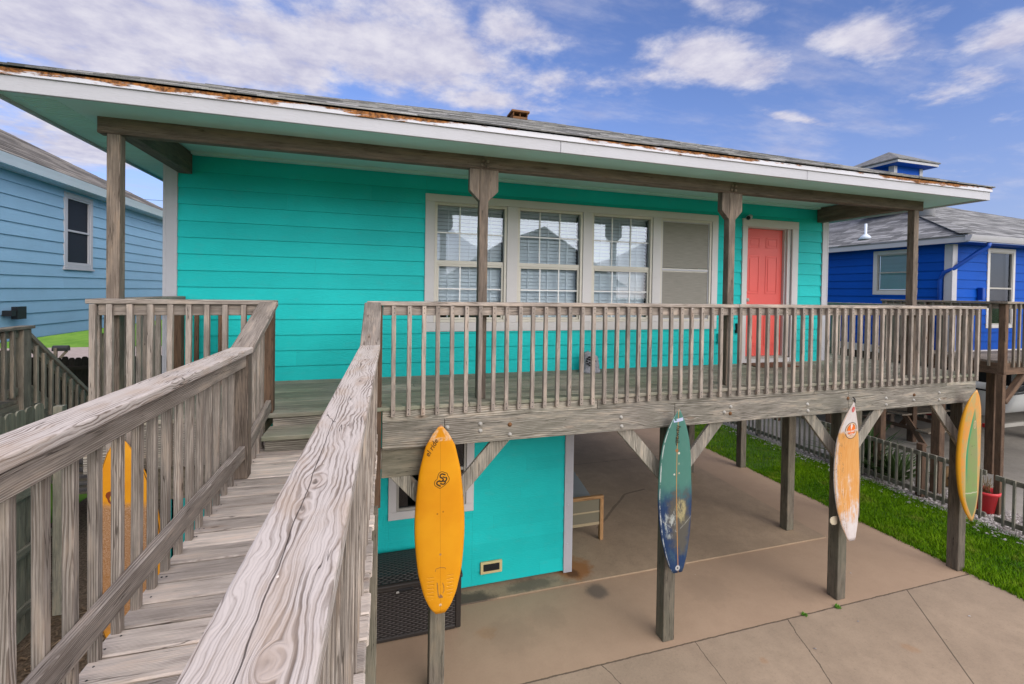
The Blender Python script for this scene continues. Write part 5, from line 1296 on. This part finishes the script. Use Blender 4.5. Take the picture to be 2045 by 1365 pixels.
# low picket fence
lf = empty('yard_fence', (10, 6, 0), 'low grey baluster fence between the lawn and the shell bed', 'fence')
for (a, b, dz) in ((2.0, 4.93, -.03), (4.99, 5.02, 0), (5.05, 7.55, .0), (7.6, 9.9, .02), (9.95, 13, .02)):
    if b - a < .1: continue
    m = MB(); m.box(10.0, 10.036, a, b, .82 + dz, .905 + dz); m.build('fence_rail', W_PICK, lf, .003)
    m = MB(); m.box(10.0, 10.036, a, b, .10, .185); m.build('fence_rail', W_PICK, lf, .003)
    y = a + .04
    while y < b - .02:
        m = MB(); m.box(9.963, 9.9985, y, y + .034, .07, .915 + dz); m.build('picket', W_PICK, lf, .003); y += .131
for y in (7.56, 9.92):
    m = MB(); m.box(10.04, 10.13, y - .045, y + .045, 0, .99); m.build('fence_post', W_PICK, lf, .004)
m = MB(); m.box(10.05, 10.16, 6.02, 6.13, 0, 1.03); m.build('fence_post', W_BROWN, lf, .006)

# yucca clumps
def yucca(x, y, n, h, label):
    m = MB()
    for i in range(n):
        a = random.uniform(0, 6.28); el = random.uniform(.55, 1.45); l = h * random.uniform(.6, 1.0); w = random.uniform(.018, .034); rn = random.random()
        pts = []
        for k in range(6):
            t = k / 5; rr = l * t * math.cos(el) * (1 + .3 * t); z = l * t * math.sin(el) - .22 * l * t * t * (1.5 - el)
            pts.append((rr, z, w * (1 - t ** 2.2) * (.6 + .8 * min(1, t * 3))))
        bx, by = x + random.uniform(-.12, .12), y + random.uniform(-.12, .12); c, s = math.cos(a), math.sin(a)
        vs = []
        for (rr, z, ww) in pts:
            vs += [(bx + c * rr - s * ww, by + s * rr + c * ww, z + .03), (bx + c * rr, by + s * rr, z + .03 - ww * .5), (bx + c * rr + s * ww, by + s * rr - c * ww, z + .03)]
        fs = [q for k in range(5) for q in ((3 * k, 3 * k + 1, 3 * k + 4, 3 * k + 3), (3 * k + 1, 3 * k + 2, 3 * k + 5, 3 * k + 4))]
        m.add(vs, fs, None, rn)
    tag(m.build('yucca_plant', L_YUCCA, fixn=False), label, 'plant', 'spiky plants behind the yard fence')
yucca(10.62, 7.45, 120, 1.25, 'tallest spiky yucca plant behind the low fence, rising in front of the picnic table')
yucca(10.45, 6.75, 90, .85, 'low spiky yucca clump on the shell bed, nearest the orange and white surfboard')
yucca(11.3, 8.1, 70, .9, 'spiky yucca clump farthest back, behind the taller one')
def weed(x, y, n, r, label, z0=0):
    m = MB()
    for i in range(n):
        a = random.uniform(0, 6.28); rr = r * random.random() ** .6; z = random.uniform(.01, r * .7) + z0; s_ = random.uniform(.012, .03)
        c = Vector((x + rr * math.cos(a), y + rr * math.sin(a), z)); u = Vector((random.uniform(-1, 1), random.uniform(-1, 1), random.uniform(-.3, .6))).normalized(); v = u.cross(Vector((0, 0, 1))).normalized()
        m.add([c - v * s_ * .4, c + u * s_, c + v * s_ * .4, c - u * s_], [(0, 1, 2, 3)])
    tag(m.build('weed', L_WEED, fixn=False), label, 'weed')
weed(5.50, 4.15, 30, .030, 'small green weed in the driveway joint right at the foot of a post')
weed(4.98, 4.155, 26, .028, 'small green weed in the driveway joint farther from any post')
weed(-1.15, 2.15, 60, .12, 'green weed under the walkway edge beside the orange surfboard')
weed(-1.10, 1.55, 40, .10, 'green weed under the walkway edge nearest the viewer')
weed(10.55, 4.55, 120, .20, 'green weed on the shell bed right of the red flower pot')
# flower pot
pt = empty('flower_pot', (10.55, 5.35, 0), 'red plastic flower pot with dry stems behind the low fence', 'flower pot')
m = MB(); m.lathe((10.55, 5.35, 0.01), [(.14, 0), (.19, .33), (.215, .335), (.22, .39), (.20, .39), (.185, .34)], 24); m.build('pot', P_RED, pt)
m = MB(); m.lathe((10.55, 5.35, 0.01), [(.18, .33), (.05, .35)], 16); m.build('soil', G_MULCH, pt)
m = MB()
for i in range(40):
    a = random.uniform(0, 6.28); l = random.uniform(.12, .34); e = random.uniform(.02, .16); q0 = (10.55 + .1 * math.cos(a * 3) * random.random(), 5.35 + .1 * math.sin(a * 3) * random.random(), .34)
    m.tube([q0, (q0[0] + e * math.cos(a) * .6, q0[1] + e * math.sin(a) * .6, .34 + l * .6), (q0[0] + e * math.cos(a), q0[1] + e * math.sin(a), .34 + l)], [.004, .003, .002], 4)
m.build('plant_stems', leafmat('dry_stem', (.16, .11, .05), (.30, .22, .10)), pt)
lg = MB(); lg.tube([(11.15, 6.18, .17), (11.55, 6.42, .17)], [.15, .15], 16)
lo = lg.build('cut_log', paint('cut_log_bark', (.33, .20, .09), .85, .25)); tag(lo, 'short cut log lying by the neighbour driveway beyond the low fence', 'log')
m = MB(); m.tube([(11.148, 6.179, .20), (11.138, 6.173, .20)], .045, 12); m.tube([(11.1375, 6.1725, .20), (11.132, 6.169, .20)], .022, 10); m.build('knot_hole', P_BLACK, lo)
# picnic table
pc = empty('picnic_table', (14.4, 8.6, 0), 'grey wooden picnic table standing under the royal blue house', 'picnic table')
m = MB()
for k in range(5): m.box(13.3, 15.2, 8.45 + k * .15, 8.59 + k * .15, .72, .76)
m.build('tabletop', W_NEIGH, pc, .004)
for yy in (7.85, 9.5):
    m = MB()
    for k in range(2): m.box(13.3, 15.2, yy + k * .15, yy + k * .15 + .14, .42, .46)
    m.build('bench_seat', W_NEIGH, pc, .004)
for xx in (13.6, 14.9):
    for sg in (-1, 1):
        m = MB(); m.board((xx, 8.82 + sg * .22, .72), (xx, 8.82 + sg * .72, 0), .04, .13, (0, 1, 0)); m.build('leg', W_BROWN, pc)
    m = MB(); m.box(xx + .022, xx + .06, 7.9, 9.75, .33, .42); m.build('cross_bar', W_BROWN, pc)
# boat on a trailer
bt = empty('motor_boat', (17.4, 8.4, 0), 'white motor boat on a trailer parked under the royal blue house', 'boat')
m = MB(); N = 14; st = []
for i in range(N + 1):
    t = i / N; x = 15.6 + 4.6 * t; bw = .95 * (1 - max(0, (t - .35) / .65) ** 2.2) + .02; kz = .62 + .35 * max(0, (t - .5) / .5) ** 2; gz = 1.42 + .18 * t
    st.append([(x, 8.4 - bw, gz), (x, 8.4 - bw * .97, gz - .18), (x, 8.4 - bw * .86, kz + .28), (x, 8.4 - bw * .45, kz + .10), (x, 8.4, kz), (x, 8.4 + bw * .45, kz + .10), (x, 8.4 + bw * .86, kz + .28), (x, 8.4 + bw * .97, gz - .18), (x, 8.4 + bw, gz)])
m.add([p for s_ in st for p in s_], [(i * 9 + k, i * 9 + k + 1, (i + 1) * 9 + k + 1, (i + 1) * 9 + k) for i in range(N) for k in range(8)] + [tuple(range(9))], None, .5, True)
hull = m.build('hull', P_GEL, bt)
m = MB(); m.tube([(15.58, 7.44, 1.40)] + [(15.6 + 4.6 * i / N, st[i][0][1] - .012, st[i][0][2] - .03) for i in range(0, N + 1)], .025, 6); m.tube([(15.585, 7.45, 1.40), (15.585, 9.35, 1.40)], .025, 6); m.build('rub_rail', P_BLACK, hull)
m = MB(); m.box(15.25, 15.58, 8.2, 8.6, .55, 1.15); m.box(15.2, 15.62, 8.18, 8.62, 1.151, 1.75); m.build('outboard_motor', P_BLACK, bt, .05, 3)
m = MB(); m.box(15.4, 20.5, 7.75, 7.83, .42, .52); m.box(15.4, 20.5, 8.97, 9.05, .42, .52); m.box(15.4, 15.5, 7.6, 9.2, .42, .52); m.build('trailer_frame', P_METAL, bt)
m = MB(); m.box(15.33, 15.399, 7.55, 7.85, .46, .56); m.box(15.33, 15.399, 8.95, 9.25, .46, .56); m.build('trailer_lamp', P_RED, bt)
for yy in (7.55, 9.25):
    m = MB(); m.lathe((17.6, yy, .32), [(.12, -.09), (.30, -.09), (.32, -.05), (.32, .05), (.30, .09), (.12, .09)], 22, ax='y'); m.build('wheel', P_BLACK, bt)
m = MB(); m.box(16.6, 17.5, 7.9, 8.9, 1.45, 2.1); m.build('console', P_DARKM, bt, .06, 2)

# white shells and leaf scraps lying on the concrete
for k, (x, y) in enumerate(((6.35, 4.62), (6.55, 2.95), (4.62, 3.72), (5.5, 3.9), (4.2, 2.95), (6.9, 3.6))):
    m = MB(); a = random.random() * 3; l = random.uniform(.012, .022); c, s = math.cos(a) * l, math.sin(a) * l
    m.add([(x - c, y - s, .003), (x + s * .5, y - c * .5, .010), (x + c, y + s, .004), (x - s * .5, y + c * .5, .010), (x, y, .016)], [(0, 1, 4), (1, 2, 4), (2, 3, 4), (3, 0, 4)])
    o = m.build('shell_fragment', L_STONE); tag(o, 'tiny white shell fragment lying on the open concrete driveway', 'shell', 'white shell fragments on the driveway')

# ------------------------------------------------------------------ SKY, SUN, CAMERA
w = bpy.data.worlds.new('World'); scene.world = w; w.use_nodes = True; t = w.node_tree
for n_ in list(t.nodes): t.nodes.remove(n_)
SUN_EL, SUN_AZ = R(22), R(158)     # azimuth measured from +y towards +x; the sun stands behind the camera, veiled by thin cloud
sky = t.nodes.new('ShaderNodeTexSky'); sky.sky_type = 'NISHITA'; sky.sun_disc = False; sky.sun_elevation = SUN_EL; sky.sun_rotation = SUN_AZ; sky.dust_density = .4; sky.ozone_density = 4.0
def wn(ty): return t.nodes.new(ty)
def wm(op, a, b=0.0, c=0.0):
    x = wn('ShaderNodeMath'); x.operation = op
    for i, v in enumerate((a, b, c)):
        if isinstance(v, bpy.types.NodeSocket): t.links.new(v, x.inputs[i])
        else: x.inputs[i].default_value = v
    return x.outputs[0]
def wss(v, lo, hi, a=0.0, b=1.0):
    x = wn('ShaderNodeMapRange'); x.interpolation_type = 'SMOOTHSTEP'
    for i, q in enumerate((v, lo, hi, a, b)):
        if isinstance(q, bpy.types.NodeSocket): t.links.new(q, x.inputs[i])
        else: x.inputs[i].default_value = q
    return x.outputs[0]
tc = wn('ShaderNodeTexCoord'); sp = wn('ShaderNodeSeparateXYZ'); t.links.new(tc.outputs['Generated'], sp.inputs[0])
dx_, dy_, dz_ = sp.outputs
den = wm('ADD', wm('MAXIMUM', dz_, 0.0), .10)
px = wm('DIVIDE', dx_, den); py = wm('DIVIDE', dy_, den)
cb_ = wn('ShaderNodeCombineXYZ'); t.links.new(px, cb_.inputs[0]); t.links.new(py, cb_.inputs[1])
def wnoise(sc, det, ro, off=(0, 0, 0), st=(1, 1, 1)):
    mp = wn('ShaderNodeMapping'); mp.inputs['Location'].default_value = off; mp.inputs['Scale'].default_value = st; t.links.new(cb_.outputs[0], mp.inputs[0])
    x = wn('ShaderNodeTexNoise'); t.links.new(mp.outputs[0], x.inputs['Vector']); x.inputs['Scale'].default_value = sc; x.inputs['Detail'].default_value = det; x.inputs['Roughness'].default_value = ro; return x.outputs['Fac']
n1 = wnoise(2.3, 10, .60, (3.1, 1.7, 0)); n2 = wnoise(6.5, 8, .62, (9, 2, 0))
field = None
for (cx_, cy_, rx_, ry_, am_) in ((-.75, 1.75, .95, .50, 1.1), (.08, 1.62, .60, .36, 1.1), (.42, 1.44, .25, .19, 1), (.45, 1.84, .38, .13, .8), (1.17, 1.33, .34, .15, 1),
                                  (.93, 1.09, .22, .08, .8), (1.5, 1.07, .24, .13, .75), (1.80, .86, .16, .11, .95), (1.70, 1.53, .30, .06, .75), (-1.2, 2.7, 1.1, .6, .9), (0, -.7, 3.2, 1.4, 1.2)):
    e_ = wm('ADD', wm('POWER', wm('MULTIPLY', wm('SUBTRACT', px, cx_), 1 / rx_), 2.0), wm('POWER', wm('MULTIPLY', wm('SUBTRACT', py, cy_), 1 / ry_), 2.0))
    e_ = wm('MULTIPLY', wm('EXPONENT', wm('MULTIPLY', e_, -1.0)), am_)
    field = e_ if field is None else wm('MAXIMUM', field, e_)
cov = wm('ADD', wm('MULTIPLY', field, .62), wm('ADD', wm('MULTIPLY', wm('SUBTRACT', n1, .5), 1.5), wm('MULTIPLY', wm('SUBTRACT', n2, .5), .45)))
mask = wss(cov, .16, .58)
veil = wm('MULTIPLY', wss(wnoise(1.4, 8, .62, (5, 7, 0), (1.0, 2.2, 1)), .44, .74), .50)
mask = wm('MAXIMUM', mask, veil)
mask = wm('MULTIPLY', mask, wss(dz_, .04, .22))
haze = wss(dz_, .42, .0, 0.0, .55)
tint = wn('ShaderNodeMix'); tint.data_type = 'RGBA'; tint.blend_type = 'MULTIPLY'; tint.inputs[0].default_value = 1; t.links.new(sky.outputs[0], tint.inputs[6]); tint.inputs[7].default_value = (1.0, .90, 1.10, 1)
bgs = wn('ShaderNodeBackground'); t.links.new(tint.outputs[2], bgs.inputs[0]); bgs.inputs[1].default_value = .125
bgh = wn('ShaderNodeBackground'); bgh.inputs[0].default_value = (.285, .325, .54, 1); bgh.inputs[1].default_value = .80
bgc = wn('ShaderNodeBackground'); t.links.new(wm('ADD', .62, wss(dz_, .52, .95, 0.0, 1.0)), bgc.inputs[1])
cr = wn('ShaderNodeMix'); cr.data_type = 'RGBA'; t.links.new(wss(n2, .25, .75), cr.inputs[0]); cr.inputs[6].default_value = (.58, .58, .78, 1); cr.inputs[7].default_value = (.90, .88, .98, 1); t.links.new(cr.outputs[2], bgc.inputs[0])
mx1 = wn('ShaderNodeMixShader'); t.links.new(haze, mx1.inputs[0]); t.links.new(bgs.outputs[0], mx1.inputs[1]); t.links.new(bgh.outputs[0], mx1.inputs[2])
mx2 = wn('ShaderNodeMixShader'); t.links.new(mask, mx2.inputs[0]); t.links.new(mx1.outputs[0], mx2.inputs[1]); t.links.new(bgc.outputs[0], mx2.inputs[2])
# the veiled sun: a wide bright patch of thin cloud round the sun's direction
dt_ = wn('ShaderNodeVectorMath'); dt_.operation = 'DOT_PRODUCT'; t.links.new(tc.outputs['Generated'], dt_.inputs[0])
dt_.inputs[1].default_value = (math.sin(SUN_AZ) * math.cos(SUN_EL), math.cos(SUN_AZ) * math.cos(SUN_EL), math.sin(SUN_EL))
gl_ = wm('MULTIPLY', wm('POWER', wm('MAXIMUM', dt_.outputs['Value'], 0.0), 2.2), 1.5)
bgg = wn('ShaderNodeBackground'); bgg.inputs[0].default_value = (1, .96, .90, 1); t.links.new(gl_, bgg.inputs[1])
ad_ = wn('ShaderNodeAddShader'); t.links.new(mx2.outputs[0], ad_.inputs[0]); t.links.new(bgg.outputs[0], ad_.inputs[1])
wo = wn('ShaderNodeOutputWorld'); t.links.new(ad_.outputs[0], wo.inputs[0])
sd = bpy.data.lights.new('sun', 'SUN'); sd.energy = 1.05; sd.angle = R(38); sd.color = (1, .96, .90)
so = bpy.data.objects.new('sun', sd); col.objects.link(so)
dv = Vector((math.sin(SUN_AZ) * math.cos(SUN_EL), math.cos(SUN_AZ) * math.cos(SUN_EL), math.sin(SUN_EL)))
so.rotation_euler = dv.to_track_quat('Z', 'Y').to_euler(); so.location = dv * 30

cd = bpy.data.cameras.new('camera'); co = bpy.data.objects.new('camera', cd); col.objects.link(co); scene.camera = co
cd.sensor_width = 36; cd.lens = 912.24 / 2045 * 36; cd.clip_start = .02; cd.clip_end = 2000
cd.shift_y = -(682.5 - 593.3) / 2045
yaw, pitch, roll = .294, .0128, -.0159
rt = Vector((math.cos(yaw), -math.sin(yaw), 0)); fw = Vector((math.sin(yaw), math.cos(yaw), 0)); up = Vector((0, 0, 1))
f2_ = fw * math.cos(pitch) - up * math.sin(pitch); u2 = up * math.cos(pitch) + fw * math.sin(pitch)
r3 = rt * math.cos(roll) - u2 * math.sin(roll); u3 = u2 * math.cos(roll) + rt * math.sin(roll)
co.matrix_world = Matrix(((r3.x, u3.x, -f2_.x, 0), (r3.y, u3.y, -f2_.y, 0), (r3.z, u3.z, -f2_.z, 3.8215), (0, 0, 0, 1)))
vs_ = scene.view_settings
scene.display_settings.display_device = 'sRGB'
vs_.view_transform = 'Standard'; vs_.look = 'None'; vs_.exposure = 0.5; vs_.gamma = 1.0
